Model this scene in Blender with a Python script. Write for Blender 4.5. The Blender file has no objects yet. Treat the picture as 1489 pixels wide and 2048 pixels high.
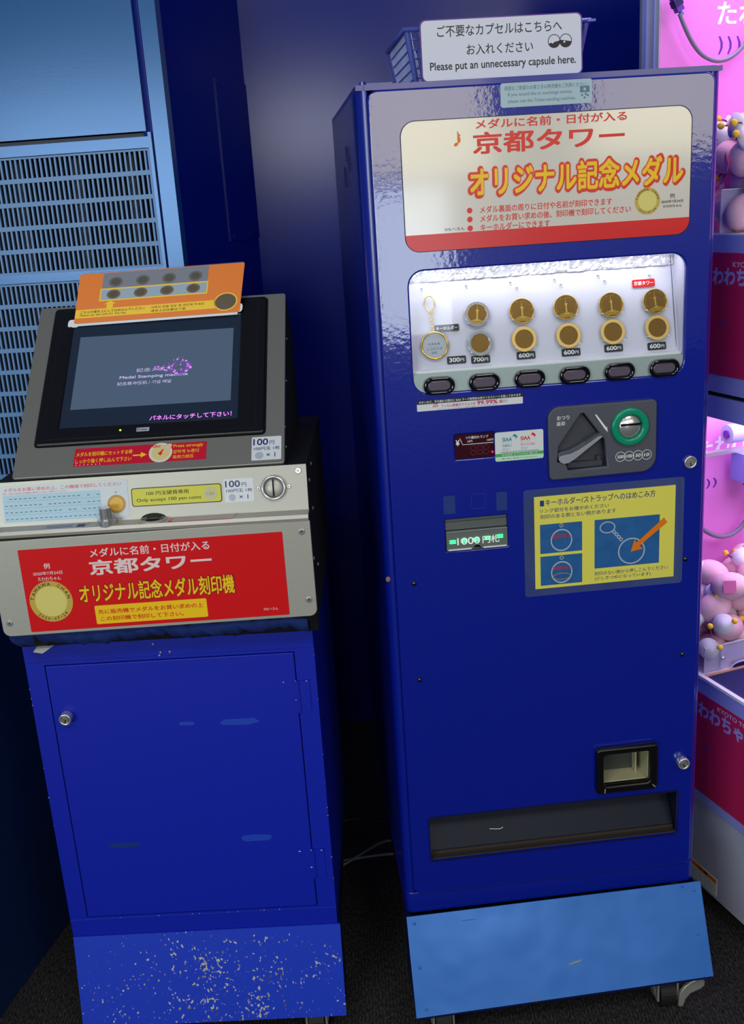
import bpy, bmesh, math, random
from mathutils import Matrix, Vector
random.seed(7)
SC = bpy.context.scene
COL = SC.collection
PI = math.pi

# ------------------------------------------------------------------ camera
cam_d = bpy.data.cameras.new('camera'); cam = bpy.data.objects.new('camera', cam_d); COL.objects.link(cam)
pitch, roll = .294, .065
cp, sp, cr, sr = math.cos(pitch), math.sin(pitch), math.cos(roll), math.sin(roll)
fwd = Vector((0, cp, -sp)); right = Vector((1, 0, 0)); down = fwd.cross(right)
r2 = cr*right + sr*down; d2 = -sr*right + cr*down
m = Matrix((( r2.x, -d2.x, -fwd.x, 0), (r2.y, -d2.y, -fwd.y, 0), (r2.z, -d2.z, -fwd.z, 1.245), (0, 0, 0, 1)))
cam.matrix_world = m
cam_d.sensor_fit = 'HORIZONTAL'; cam_d.sensor_width = 36; cam_d.lens = 2024/1489*36
cam_d.clip_start = .02; cam_d.clip_end = 60
SC.camera = cam

# ------------------------------------------------------------------ world, lamps, exposure
w = bpy.data.worlds.new('world'); SC.world = w; w.use_nodes = True
w.node_tree.nodes['Background'].inputs[0].default_value = (.55, .68, 1, 1)
w.node_tree.nodes['Background'].inputs[1].default_value = .16
SC.view_settings.view_transform = 'Standard'; SC.view_settings.look = 'None'
SC.view_settings.gamma = 1; SC.view_settings.use_curve_mapping = False
SC.view_settings.exposure = 0
SC.cycles.max_bounces = 8; SC.cycles.transparent_max_bounces = 12
SC.cycles.use_adaptive_sampling = True
SC.cycles.caustics_reflective = False; SC.cycles.caustics_refractive = False


def area(name, loc, target, sx, sy, power, col, spread=PI):
    d = bpy.data.lights.new(name, 'AREA'); d.shape = 'RECTANGLE'; d.size = sx; d.size_y = sy
    d.energy = power; d.color = col; d.spread = spread
    o = bpy.data.objects.new(name, d); COL.objects.link(o); o.location = loc
    o.rotation_euler = (Vector(target)-Vector(loc)).to_track_quat('-Z', 'Y').to_euler()
    return o


# daylight windows of the lobby behind the photographer, and ceiling lamps
area('window_light', (-3.2, -4.2, 1.42), (-3.2, 0, 1.42), 2.6, 1.45, 105, (.88, 1, .93))
area('window_light', (1.33, -4.2, 1.88), (1.33, 0, 1.88), .92, .95, 15, (1, .92, .62))
area('window_light', (3.05, -4.2, 1.92), (3.05, 0, 1.92), 1.2, .92, 18, (1, .92, .62))
area('window_light', (-.28, -4.2, 1.86), (-.28, 0, 1.86), .85, .50, 13, (.93, .97, 1))
area('low_haze_light', (1.20, -4.2, .86), (1.20, 0, .86), .60, .95, 15, (.80, .90, 1))  # added panel, mirrored as pale haze down the vending machine's left edge
area('ceiling_lamp', (-.9, -.7, 2.75), (-.7, .9, .6), 1.0, .5, 15, (1, .98, .94))
area('ceiling_lamp', (.9, -.9, 2.75), (.4, .9, .3), .9, .5, 14, (1, .98, .94))

# ------------------------------------------------------------------ materials
def lin(c):
    c = c/255
    return c/12.92 if c <= .04045 else ((c+.055)/1.055)**2.4


def rgb(*c): return (lin(c[0]), lin(c[1]), lin(c[2]), 1)


def mat(name, c, rough=.5, metal=0, coat=0, bump=0, scale=200, emit=0, ecol=None, bdist=.001, stretch=None, vary=0, spec=.5, trans=0, alpha=1, coatr=.08, bump2=None, cior=1.5):
    M = bpy.data.materials.new(name); M.use_nodes = True
    nt = M.node_tree; b = nt.nodes['Principled BSDF']
    col = rgb(*c)
    b.inputs['Base Color'].default_value = col
    b.inputs['Roughness'].default_value = rough; b.inputs['Metallic'].default_value = metal
    b.inputs['Specular IOR Level'].default_value = spec
    if coat: b.inputs['Coat Weight'].default_value = coat; b.inputs['Coat Roughness'].default_value = coatr; b.inputs['Coat IOR'].default_value = cior
    if trans: b.inputs['Transmission Weight'].default_value = trans
    if alpha < 1: b.inputs['Alpha'].default_value = alpha
    if emit:
        b.inputs['Emission Color'].default_value = rgb(*(ecol or c)); b.inputs['Emission Strength'].default_value = emit
    tc = nt.nodes.new('ShaderNodeTexCoord'); mp = nt.nodes.new('ShaderNodeMapping')
    nt.links.new(tc.outputs['Object'], mp.inputs[0])
    if stretch: mp.inputs['Scale'].default_value = stretch
    n = nt.nodes.new('ShaderNodeTexNoise'); n.inputs['Scale'].default_value = scale; n.inputs['Detail'].default_value = 3
    nt.links.new(mp.outputs[0], n.inputs[0])
    if bump:
        bp = nt.nodes.new('ShaderNodeBump'); bp.inputs['Strength'].default_value = bump; bp.inputs['Distance'].default_value = bdist
        nt.links.new(n.outputs[0], bp.inputs['Height']); nt.links.new(bp.outputs[0], b.inputs['Normal'])
        if coat: nt.links.new(bp.outputs[0], b.inputs['Coat Normal'])
    if vary:
        mx = nt.nodes.new('ShaderNodeMix'); mx.data_type = 'RGBA'
        mx.inputs[6].default_value = col; mx.inputs[7].default_value = tuple(min(1, v*(1+vary)+vary*.01) for v in col[:3])+(1,)
        nt.links.new(n.outputs[0], mx.inputs[0]); nt.links.new(mx.outputs[2], b.inputs['Base Color'])
    return M


BLUE = (6, 26, 150)
m_gloss = mat('gloss_blue_paint', (4, 27, 148), .28, 0, 1, bump=.10, scale=150, coatr=.05, cior=1.6, spec=.25)
m_gloss_in = mat('gloss_blue_paint_smooth', (4, 27, 148), .3, 0, .4)
m_cab = mat('cabinet_blue_paint', (7, 32, 178), .42, bump=.12, scale=420)
m_wall = mat('wall_blue_paint', (5, 24, 128), .19, bump=.03, scale=200)
m_wallL = mat('wall_left_blue_paint', (26, 88, 150), .22, .22, bump=.03, scale=200)
m_grille = mat('grille_blue_enamel', (98, 144, 200), .4, bump=.05)
m_kick = mat('kick_plate_blue', (58, 122, 208), .30, .2, bump=.6, scale=4, bdist=.012)
m_navy = mat('navy_metal', (5, 14, 70), .45)
m_black = mat('black_plastic', (9, 9, 13), .28)
m_blackm = mat('matt_black', (10, 10, 14), .7)
m_gblack = mat('gloss_black', (5, 5, 9), .06, coat=1)
m_dark = mat('dark_interior', (6, 8, 14), .8)
m_steel = mat('brushed_steel', (184, 181, 172), .42, .45, bump=.10, scale=60, stretch=(1, 1, 40), vary=.06)
m_steeld = mat('dark_brushed_steel', (150, 147, 140), .36, .6, bump=.2, scale=60, stretch=(30, 1, 1), vary=.1)
m_chrome = mat('chrome', (222, 222, 224), .24, .8)
m_chromer = mat('worn_chrome', (186, 184, 176), .35, .6, bump=.2, scale=120)
m_white = mat('white_print', (235, 236, 238), .35)
m_whites = mat('white_sticker', (222, 226, 230), .3)
m_paleblue = mat('pale_blue_sticker', (164, 190, 204), .3)
m_slate = mat('slate_blue_print', (84, 122, 146), .4)
m_red = mat('red_print', (222, 24, 30), .25)
m_redt = mat('red_lettering', (228, 38, 30), .35)
m_yel = mat('yellow_print', (252, 204, 16), .4)
m_yelp = mat('yellow_paper', (232, 222, 92), .4)
m_lime = mat('lime_sticker', (214, 208, 52), .4)
m_blk = mat('black_print', (18, 18, 20), .5)
m_bluet = mat('blue_print', (24, 52, 130), .5)
m_teal = mat('teal_print', (40, 140, 160), .5)
m_grn = mat('green_band', (70, 175, 92), .4)
m_ltgrn = mat('pale_green_print', (195, 232, 205), .4)
m_orange = mat('orange_print', (236, 122, 4), .4)
m_mag = mat('magenta_print', (205, 30, 105), .4)
m_pane = mat('title_panel_acrylic', (222, 214, 204), .15, coat=.6)
m_grey = mat('coin_panel_grey', (78, 80, 92), .42, bump=.1, scale=500)
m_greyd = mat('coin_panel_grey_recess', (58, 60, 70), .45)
m_lever = mat('lever_grey', (150, 152, 162), .4)
m_green = mat('green_ring_plastic', (0, 148, 112), .2, coat=.5)
m_gold = mat('gold_medal', (226, 186, 92), .24, .9, bump=.08, scale=300)
m_goldd = mat('gold_medal_field', (126, 96, 46), .3, .85)
m_goldm = mat('gold_medal_matt_rim', (214, 180, 108), .42, .75)
m_silver = mat('silver_medal', (205, 208, 214), .2, .9)
m_case = mat('display_case_white', (206, 205, 220), .5)
m_foil = mat('crumpled_foil', (236, 236, 242), .16, .55, bump=1.0, scale=85)
m_strip = mat('button_strip_satin', (168, 184, 184), .35, .35)
m_btn = mat('button_smoked_lens', (98, 88, 104), .12, coat=.8)
m_clear = mat('clear_pin', (200, 205, 212), .15, .2)
m_slotin = mat('slot_steel', (8, 16, 40), .3, .3)
m_screen = mat('screen_glass', (22, 34, 52), .12, coat=.5, emit=.12, ecol=(38, 58, 86))
m_vid = mat('screen_picture', (60, 74, 94), .2, emit=.38, ecol=(90, 110, 134))
m_glow_p = mat('screen_pink_text', (225, 130, 240), .5, emit=.9)
m_glow_s = mat('screen_purple_sparks', (140, 80, 190), .5, emit=.5)
m_glow_w = mat('screen_pale_text', (190, 180, 220), .5, emit=.55)
m_led_g = mat('green_led', (60, 240, 140), .4, emit=1.6)
m_led_y = mat('yellow_green_led', (150, 230, 30), .4, emit=1.5)
m_led_r = mat('red_led', (255, 40, 70), .4, emit=1.6)
m_redglass = mat('red_display_glass', (58, 8, 26), .1, coat=.6)
m_redseg = mat('unlit_red_segment', (96, 14, 36), .3)
m_billg = mat('bill_slot_grey', (116, 124, 120), .25, .2, coat=.4)
m_billt = mat('bill_slot_top_grey', (92, 98, 98), .4)
m_acry = mat('acrylic_edge', (205, 200, 235), .1, alpha=.55)
m_cream = mat('cream_plastic', (190, 186, 150), .4)
m_rubber = mat('black_rubber', (16, 16, 18), .6)
m_pink = mat('pink_poster', (228, 134, 206), .4)
m_crim = mat('crimson_poster', (196, 36, 92), .35)
m_clawbody = mat('claw_body_white', (180, 182, 204), .35)
m_lilac = mat('claw_frame_lilac', (150, 156, 232), .35)
m_pplush = mat('pale_pink_plush', (238, 190, 200), .9, bump=.6, scale=500)
m_wplush = mat('white_plush', (236, 232, 240), .9, bump=.6, scale=500)
m_yplush = mat('yellow_plush', (244, 200, 60), .85, bump=.4, scale=600)
m_tagp = mat('pink_tag', (232, 110, 170), .5)
m_wood = mat('wood_edge', (196, 150, 120), .6, vary=.3, scale=30)
m_felt = mat('navy_felt', (22, 26, 76), .95, bump=.5, scale=600, vary=.5)
m_cable = mat('grey_cable', (120, 118, 130), .45)
m_cableb = mat('black_cable', (22, 22, 26), .45)
m_tape = mat('torn_paper_tape', (205, 205, 195), .7)
m_cloth = mat('blue_felt_padding', (10, 40, 110), .9, bump=1, scale=180)
m_basket = mat('basket_plastic', (84, 98, 190), .3, alpha=.82, coat=.3)
m_basketd = mat('basket_rib_white', (190, 198, 235), .4)
m_purple = mat('purple_edge', (96, 48, 150), .4)
m_mark = mat('old_tape_mark', (20, 52, 130), .4)
m_scuff = mat('lighter_touch_up_paint', (22, 66, 190), .5)
m_photo = mat('photo_print_blue', (28, 84, 140), .35, vary=.6, scale=60)
m_sil = mat('silver_print', (176, 186, 200), .4)
m_tray = mat('coin_tray_grey', (60, 64, 62), .5)

# clear glass / film
def glass(name, tint, mixf, rough=.03):
    M = bpy.data.materials.new(name); M.use_nodes = True; nt = M.node_tree
    for n in list(nt.nodes): nt.nodes.remove(n)
    o = nt.nodes.new('ShaderNodeOutputMaterial'); t = nt.nodes.new('ShaderNodeBsdfTransparent'); g = nt.nodes.new('ShaderNodeBsdfGlossy')
    t.inputs[0].default_value = tint; g.inputs['Roughness'].default_value = rough
    mx = nt.nodes.new('ShaderNodeMixShader'); mx.inputs[0].default_value = mixf
    nt.links.new(t.outputs[0], mx.inputs[1]); nt.links.new(g.outputs[0], mx.inputs[2]); nt.links.new(mx.outputs[0], o.inputs[0])
    return M


m_glass = glass('window_glass', (.98, .99, 1, 1), .018)
m_film = mat('laminate_film', (120, 140, 190), .15, alpha=.22, coat=.5)

# paint chips on the old kick plate
def chipped(name, base, dens):
    M = mat(name, base, .42, bump=.1, scale=300); nt = M.node_tree; b = nt.nodes['Principled BSDF']
    tc = nt.nodes.new('ShaderNodeTexCoord')
    mp = nt.nodes.new('ShaderNodeMapping'); mp.inputs['Scale'].default_value = (1, 1, .75); nt.links.new(tc.outputs['Object'], mp.inputs[0])
    def noise(s, d=4):
        n = nt.nodes.new('ShaderNodeTexNoise'); n.inputs['Scale'].default_value = s; n.inputs['Detail'].default_value = d
        nt.links.new(mp.outputs[0], n.inputs[0]); return n.outputs[0]
    def math_(op, a, c):
        n = nt.nodes.new('ShaderNodeMath'); n.operation = op
        for i, v in enumerate((a, c)):
            if isinstance(v, (int, float)): n.inputs[i].default_value = v
            else: nt.links.new(v, n.inputs[i])
        return n.outputs[0]
    sx = nt.nodes.new('ShaderNodeSeparateXYZ'); nt.links.new(tc.outputs['Object'], sx.inputs[0])
    # denser around the middle of the plate and towards its lower rim
    dx = math_('ABSOLUTE', math_('SUBTRACT', sx.outputs[0], .22), 0)
    dz = math_('SUBTRACT', .21, sx.outputs[2])
    d = math_('ADD', math_('MULTIPLY', dx, -.32), math_('MULTIPLY', dz, .30))
    v = nt.nodes.new('ShaderNodeTexVoronoi'); v.inputs['Scale'].default_value = 260; nt.links.new(mp.outputs[0], v.inputs[0])
    a = math_('ADD', math_('MULTIPLY', noise(210), .85), math_('MULTIPLY', noise(30), .32))
    a = math_('ADD', a, math_('ADD', d, dens))
    a = math_('SUBTRACT', a, math_('MULTIPLY', v.outputs[0], .16))
    r = nt.nodes.new('ShaderNodeValToRGB'); r.color_ramp.elements[0].position = .715; r.color_ramp.elements[1].position = .725
    nt.links.new(a, r.inputs[0])
    r2_ = nt.nodes.new('ShaderNodeValToRGB'); r2_.color_ramp.elements[0].color = rgb(96, 74, 70); r2_.color_ramp.elements[1].color = rgb(205, 200, 180)
    r2_.color_ramp.elements[0].position = .36; r2_.color_ramp.elements[1].position = .5
    nt.links.new(noise(60), r2_.inputs[0])
    mx = nt.nodes.new('ShaderNodeMix'); mx.data_type = 'RGBA'; mx.inputs[6].default_value = rgb(*base)
    nt.links.new(r.outputs[0], mx.inputs[0]); nt.links.new(r2_.outputs[0], mx.inputs[7]); nt.links.new(mx.outputs[2], b.inputs['Base Color'])
    return M


m_chip = chipped('chipped_blue_paint', (28, 62, 205), .085)

# carpet
def carpet():
    M = mat('dark_carpet', (20, 20, 26), .95); nt = M.node_tree; b = nt.nodes['Principled BSDF']
    tc = nt.nodes.new('ShaderNodeTexCoord'); mp = nt.nodes.new('ShaderNodeMapping'); mp.inputs['Scale'].default_value = (1.6, .55, 1); mp.inputs['Rotation'].default_value = (0, 0, .1)
    nt.links.new(tc.outputs['Object'], mp.inputs[0])
    n = nt.nodes.new('ShaderNodeTexNoise'); n.inputs['Scale'].default_value = 210; n.inputs['Detail'].default_value = 5; n.inputs['Roughness'].default_value = .75
    nt.links.new(mp.outputs[0], n.inputs[0])
    r = nt.nodes.new('ShaderNodeValToRGB'); e = r.color_ramp.elements
    e[0].position = .42; e[0].color = rgb(6, 6, 8); e[1].position = .70; e[1].color = rgb(104, 98, 100)
    nt.links.new(n.outputs[0], r.inputs[0])
    wv = nt.nodes.new('ShaderNodeTexWave'); wv.inputs['Scale'].default_value = 55; wv.inputs['Distortion'].default_value = 2; nt.links.new(tc.outputs['Object'], wv.inputs[0])
    mx = nt.nodes.new('ShaderNodeMix'); mx.data_type = 'RGBA'; mx.blend_type = 'MULTIPLY'; mx.inputs[0].default_value = .5
    nt.links.new(r.outputs[0], mx.inputs[6]); nt.links.new(wv.outputs[0], mx.inputs[7]); nt.links.new(mx.outputs[2], b.inputs['Base Color'])
    bp = nt.nodes.new('ShaderNodeBump'); bp.inputs['Strength'].default_value = .8; bp.inputs['Distance'].default_value = .003
    nt.links.new(n.outputs[0], bp.inputs['Height']); nt.links.new(bp.outputs[0], b.inputs['Normal'])
    return M


m_carpet = carpet()

# ------------------------------------------------------------------ geometry helpers
# Plane frames: x to the right, y up the face, third axis out of the face towards the viewer
def FR(o=(0, 0, 0), tilt=0, rollx=0, x0=0):
    c, s = math.cos(tilt), math.sin(tilt)
    M = Matrix(((1, 0, 0, o[0]), (0, s, -c, o[1]), (0, c, s, o[2]), (0, 0, 0, 1)))
    if rollx: M = M @ Matrix.Translation((x0, 0, 0)) @ Matrix.Rotation(rollx, 4, 'Z') @ Matrix.Translation((-x0, 0, 0))
    return M


TOP = Matrix.Identity(4)          # horizontal cross-sections, third axis up


def curve_mesh(loops, z0, z1, bevel=0, seg=2):
    cu = bpy.data.curves.new('c', 'CURVE'); cu.dimensions = '2D'; cu.fill_mode = 'BOTH'
    for lp in loops:
        s = cu.splines.new('POLY'); s.points.add(len(lp)-1); s.use_cyclic_u = True
        for p, q in zip(s.points, lp): p.co = (q[0], q[1], 0, 1)
    h = (z1-z0)/2
    if bevel: cu.bevel_depth = bevel; cu.bevel_resolution = seg; cu.offset = -bevel
    cu.extrude = max(h-bevel, 0)
    ob = bpy.data.objects.new('c', cu); me = bpy.data.meshes.new_from_object(ob)
    me.transform(Matrix.Translation((0, 0, (z0+z1)/2)))
    bpy.data.objects.remove(ob); bpy.data.curves.remove(cu)
    return me


def text_mesh(s, bold=0, space=1, shear=0, res=3):
    cu = bpy.data.curves.new('t', 'FONT'); cu.body = s; cu.size = 1; cu.space_character = space
    cu.shear = shear; cu.resolution_u = res; cu.fill_mode = 'FRONT'
    ob = bpy.data.objects.new('t', cu); me = bpy.data.meshes.new_from_object(ob)
    bpy.data.objects.remove(ob); bpy.data.curves.remove(cu)
    if bold:
        # heavier strokes: shifted copies of the glyphs, laid a hair apart
        n = 4 if bold < .05 else 10; bm = bmesh.new(); bm.from_mesh(me)
        for k in range(n):
            a = 2*PI*(k+.5)/n; c = me.copy(); c.transform(Matrix.Translation((bold*math.cos(a), bold*math.sin(a), -.00003*(k+1)))); bm.from_mesh(c); bpy.data.meshes.remove(c)
        bm.to_mesh(me); bm.free()
    return me


def bounds(me):
    xs = [v.co.x for v in me.vertices]; ys = [v.co.y for v in me.vertices]
    return min(xs), max(xs), min(ys), max(ys)


def arc(cx, cy, r, a0, a1, n):
    return [(cx+r*math.cos(a0+(a1-a0)*i/n), cy+r*math.sin(a0+(a1-a0)*i/n)) for i in range(n+1)]


def rr(x0, x1, y0, y1, r=.003, n=5, corners=(1, 1, 1, 1)):
    """rounded rectangle; corners: bottom left, bottom right, top right, top left"""
    out = []
    for k, (cx, cy, a) in enumerate(((x0, y0, PI), (x1, y0, 1.5*PI), (x1, y1, 0), (x0, y1, .5*PI))):
        rk = r*corners[k]
        if rk < 1e-6: out.append((cx, cy)); continue
        ox = cx+rk if k in (0, 3) else cx-rk; oy = cy+rk if k in (0, 1) else cy-rk
        out += arc(ox, oy, rk, a, a+PI/2, n)
    return out


def circ(cx, cy, r, n=24, ry=None):
    return [(cx+r*math.cos(2*PI*i/n), cy+(ry or r)*math.sin(2*PI*i/n)) for i in range(n)]


class Bag:
    def __init__(self, F=None):
        self.bm = bmesh.new(); self.mats = []; self.F = F or FR()

    def mi(self, m):
        if m not in self.mats: self.mats.append(m)
        return self.mats.index(m)

    def add(self, me, m, F=None):
        i = self.mi(m)
        me.transform(F if F is not None else self.F)
        n0 = len(self.bm.faces)
        self.bm.from_mesh(me); self.bm.faces.ensure_lookup_table()
        for f in self.bm.faces[n0:]: f.material_index = i
        bpy.data.meshes.remove(me); return self

    def plate(self, loops, z0, z1, m, bevel=0, seg=2, F=None):
        if loops and isinstance(loops[0][0], (int, float)): loops = [loops]
        return self.add(curve_mesh(loops, z0, z1, bevel, seg), m, F)

    def text(self, s, x0, x1, y0, y1, z, m, bold=0, F=None, keep=False, shear=0, space=1, res=3, rise=0):
        me = text_mesh(s, bold, space, shear, res)
        if not me.vertices: return self
        a, b, c, d = bounds(me)
        sx = (x1-x0)/(b-a); sy = (y1-y0)/(d-c)
        if keep: sx = sy
        me.transform(Matrix.Translation((x0, y0, z)) @ Matrix(((sx, 0, 0, 0), (0, sy, 0, 0), (0, 0, 1, 0), (0, 0, 0, 1))) @ Matrix.Translation((-a, -c, 0)))
        if rise: me.transform(Matrix(((1, 0, 0, 0), (rise, 1, 0, -rise*x0), (0, 0, 1, 0), (0, 0, 0, 1))))
        return self.add(me, m, F)

    def arctext(self, s, cx, cy, r, a0, a1, h, z, m, F=None, bold=0, inward=False):
        cs = list(s); n = len(cs)
        for i, ch in enumerate(cs):
            if ch == ' ': continue
            a = a0+(a1-a0)*(i/(n-1) if n > 1 else 0)
            me = text_mesh(ch, bold, res=1); x_0, x_1, y_0, y_1 = bounds(me); k = h/.72
            rot = a-PI/2 if not inward else a+PI/2
            me.transform(Matrix.Translation((cx+r*math.cos(a), cy+r*math.sin(a), z)) @ Matrix.Rotation(rot, 4, 'Z') @ Matrix.Scale(k, 4) @ Matrix.Translation((-(x_0+x_1)/2, -(y_0+y_1)/2, 0)))
            self.add(me, m, F)
        return self

    def box(self, x0, x1, y0, y1, z0, z1, m, F=None):
        """box in thing-local axes (x right, y back, z up) unless a frame is given"""
        i = self.mi(m); F = F if F is not None else Matrix.Identity(4)
        r = bmesh.ops.create_cube(self.bm, size=1, matrix=F @ Matrix.Translation(((x0+x1)/2, (y0+y1)/2, (z0+z1)/2)) @ Matrix.Diagonal((x1-x0, y1-y0, z1-z0, 1)))
        for v in r['verts']:
            for f in v.link_faces: f.material_index = i
        return self

    def ball(self, c, r, m, n=12, scale=(1, 1, 1), F=None):
        i = self.mi(m); F = F if F is not None else Matrix.Identity(4)
        q = bmesh.ops.create_uvsphere(self.bm, u_segments=n, v_segments=max(6, n*2//3), radius=r, matrix=F @ Matrix.Translation(c) @ Matrix.Diagonal((*scale, 1)))
        for v in q['verts']:
            for f in v.link_faces: f.material_index = i; f.smooth = True
        return self

    def cyl(self, c, r, h, axis, m, n=20, r2=None, F=None):
        i = self.mi(m); F = F if F is not None else Matrix.Identity(4)
        R = {'z': Matrix.Identity(4), 'x': Matrix.Rotation(PI/2, 4, 'Y'), 'y': Matrix.Rotation(PI/2, 4, 'X')}[axis]
        q = bmesh.ops.create_cone(self.bm, cap_ends=True, segments=n, radius1=r, radius2=r if r2 is None else r2, depth=h, matrix=F @ Matrix.Translation(c) @ R)
        for v in q['verts']:
            for f in v.link_faces: f.material_index = i
        return self

    def tube(self, pts, r, m, F=None, res=2, cyclic=False):
        cu = bpy.data.curves.new('c', 'CURVE'); cu.dimensions = '3D'; cu.bevel_depth = r; cu.bevel_resolution = res; cu.use_fill_caps = True
        s = cu.splines.new('NURBS' if len(pts) > 3 and not cyclic else 'POLY'); s.points.add(len(pts)-1); s.use_cyclic_u = cyclic
        for p, q in zip(s.points, pts): p.co = (*q, 1)
        if s.type == 'NURBS': s.order_u = 4; s.use_endpoint_u = True; s.resolution_u = 6
        ob = bpy.data.objects.new('c', cu); me = bpy.data.meshes.new_from_object(ob); bpy.data.objects.remove(ob); bpy.data.curves.remove(cu)
        for p in me.polygons: p.use_smooth = True
        return self.add(me, m, F if F is not None else Matrix.Identity(4))

    def ring(self, cx, cy, cz, R, r, m, F=None, n=28, k=8):
        bm2 = bmesh.new(); vs = []
        for i in range(n):
            a = 2*PI*i/n; vs.append([bm2.verts.new((cx+(R+r*math.cos(2*PI*j/k))*math.cos(a), cy+(R+r*math.cos(2*PI*j/k))*math.sin(a), cz+r*math.sin(2*PI*j/k))) for j in range(k)])
        for i in range(n):
            for j in range(k):
                f = bm2.faces.new((vs[i][j], vs[(i+1) % n][j], vs[(i+1) % n][(j+1) % k], vs[i][(j+1) % k])); f.smooth = True
        me = bpy.data.meshes.new('r'); bm2.to_mesh(me); bm2.free()
        return self.add(me, m, F)

    def poly(self, verts, faces, m):
        i = self.mi(m); vs = [self.bm.verts.new(v) for v in verts]
        for f in faces: self.bm.faces.new([vs[k] for k in f]).material_index = i
        return self

    def profile_x(self, prof, x0, x1, m):
        """(y,z) outline extruded from x0 to x1"""
        n = len(prof); V = [(x0, *p) for p in prof]+[(x1, *p) for p in prof]
        F_ = [tuple(range(n)), tuple(range(2*n-1, n-1, -1))]+[(i, i+n, (i+1) % n+n, (i+1) % n) for i in range(n)]
        self.poly(V, F_, m); return self

    def build(self, name, parent=None, label=None, kind=None, bevel=0, smooth=False):
        bmesh.ops.recalc_face_normals(self.bm, faces=[f for f in self.bm.faces if len(f.verts) == 4 or True]) if bevel else None
        me = bpy.data.meshes.new(name); self.bm.to_mesh(me); self.bm.free()
        for m in self.mats: me.materials.append(m)
        o = bpy.data.objects.new(name, me); COL.objects.link(o)
        if parent: o.parent = parent
        if label: o['label'] = label
        if kind: o['kind'] = kind
        if bevel:
            b = o.modifiers.new('bevel', 'BEVEL'); b.width = bevel; b.segments = 3; b.limit_method = 'ANGLE'; b.angle_limit = .7
            for p in me.polygons: p.use_smooth = True
            o.modifiers.new('wn', 'WEIGHTED_NORMAL').keep_sharp = True
        if smooth:
            for p in me.polygons: p.use_smooth = True
        return o


def tag(o, label, cat, group=None, kind=None):
    if label: o['label'] = label
    if cat: o['category'] = cat
    if group: o['group'] = group
    if kind: o['kind'] = kind
    return o


def empty(name, loc, rz, label, cat, group=None):
    o = bpy.data.objects.new(name, None); COL.objects.link(o); o.location = loc; o.rotation_euler = (0, 0, rz); o.empty_display_size = .05
    return tag(o, label, cat, group)


def copy_tree(o, parent=None):
    c = o.copy(); COL.objects.link(c); c.parent = parent
    for ch in list(o.children): copy_tree(ch, c)
    return c


def sticker(name, parent, F, outline, m, th=.0006, label=None):
    return Bag(F).plate(outline, 0, th, m).build(name, parent, label)


# ================================================================== SETTING
b = Bag(); b.box(-4, 4, -5, 4, -.03, 0, m_carpet); b.build('floor', kind='structure')
# back wall
b = Bag(); b.box(-.33, 3.0, 2.3, 2.36, 0, 2.7, m_wall); b.build('wall_back', kind='structure')
# return wall running forward from the back wall to the louvred wall
def loc_matrix(x, y, z, rz): return Matrix.Translation((x, y, z)) @ Matrix.Rotation(rz, 4, 'Z')
SIDE = loc_matrix(-.312, 1.9, 0, 1.29)
b = Bag(); b.box(0, .415, .012, .05, 0, 2.7, m_wall, F=SIDE); ws = b.build('wall_side', kind='structure')
b = Bag()
b.box(.252, .415, .0095, .012, 1.192, 1.503, m_wall, F=SIDE)
ap = b.build('access_plate', ws)
for (x, z) in ((.262, 1.495), (.345, 1.490), (.27, 1.20), (.36, 1.20)):
    q = Bag(); q.ball((x, .0095, z), .004, m_navy, 8, (1, .5, 1), F=SIDE); q.build('screw', ap)
# left wall with two louvred panels
WL = loc_matrix(-.312, 1.9, 0, -.1)
b = Bag()
b.box(-.0285, 0, -.002, .03, 0, 2.7, m_wallL, F=WL)                       # outer stile
b.box(-.0335, -.0285, .006, .03, 0, 2.7, m_navy, F=WL)
b.box(-.0395, -.0335, 0, .03, 0, 1.392, m_wallL, F=WL)
b.box(-1.6, -.0395, 0, .03, 1.3665, 1.385, m_wallL, F=WL)                  # rails
b.box(-1.6, -.0395, 0, .03, 1.146, 1.162, m_wallL, F=WL)
b.box(-1.6, -.0395, 0, .03, .72, .735, m_wallL, F=WL)
b.box(-1.6, -.0335, 0, .03, 0, .72, m_wallL, F=WL)
b.box(-1.6, -.0285, .12, .14, 0, 2.7, m_dark, F=WL)
b.box(-1.6, -.0285, .012, .03, 1.385, 1.392, m_navy, F=WL)
wl = b.build('wall_left', kind='structure')
b = Bag(); b.box(-1.6, -.0415, 0, .03, 1.394, 2.7, m_wallL, F=WL); b.build('upper_panel', wl)
b = Bag()
for x in (-.09, -.19, -.30): b.box(x-.011, x+.006, .045, .07, .6, 1.36, mat('grey_lining', (70, 70, 76), .8), F=WL)
b.build('duct_strut', wl)


def grille(ztop, rows):
    pitch, slot = .0408, .0328
    g = Bag(); zb = ztop-rows*pitch+(pitch-slot)
    g.box(-.0448, -.0395, .003, .010, zb-.004, ztop+.004, m_grille, F=WL)
    g.box(-1.0, -.0448, .003, .010, ztop, ztop+.0035, m_grille, F=WL)
    root = g.build('louvre_grille', wl)
    for i in range(rows):
        z = ztop-i*pitch
        r_ = Bag(); r_.box(-1.0, -.0448, .003, .010, z-pitch, z-slot, m_grille, F=WL); r_.build('grille_rail', root)
    f = Bag(); n = 100
    for i in range(rows):
        z = ztop-i*pitch
        for k in range(n):
            x = -.050-k*.0092
            f.box(x-.0017, x+.0017, .0042, .009, z-slot, z, m_grille, F=WL)
    f.build('grille_fins', root, kind='stuff')


grille(1.362, 5)
grille(1.1415, 10)
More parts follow.
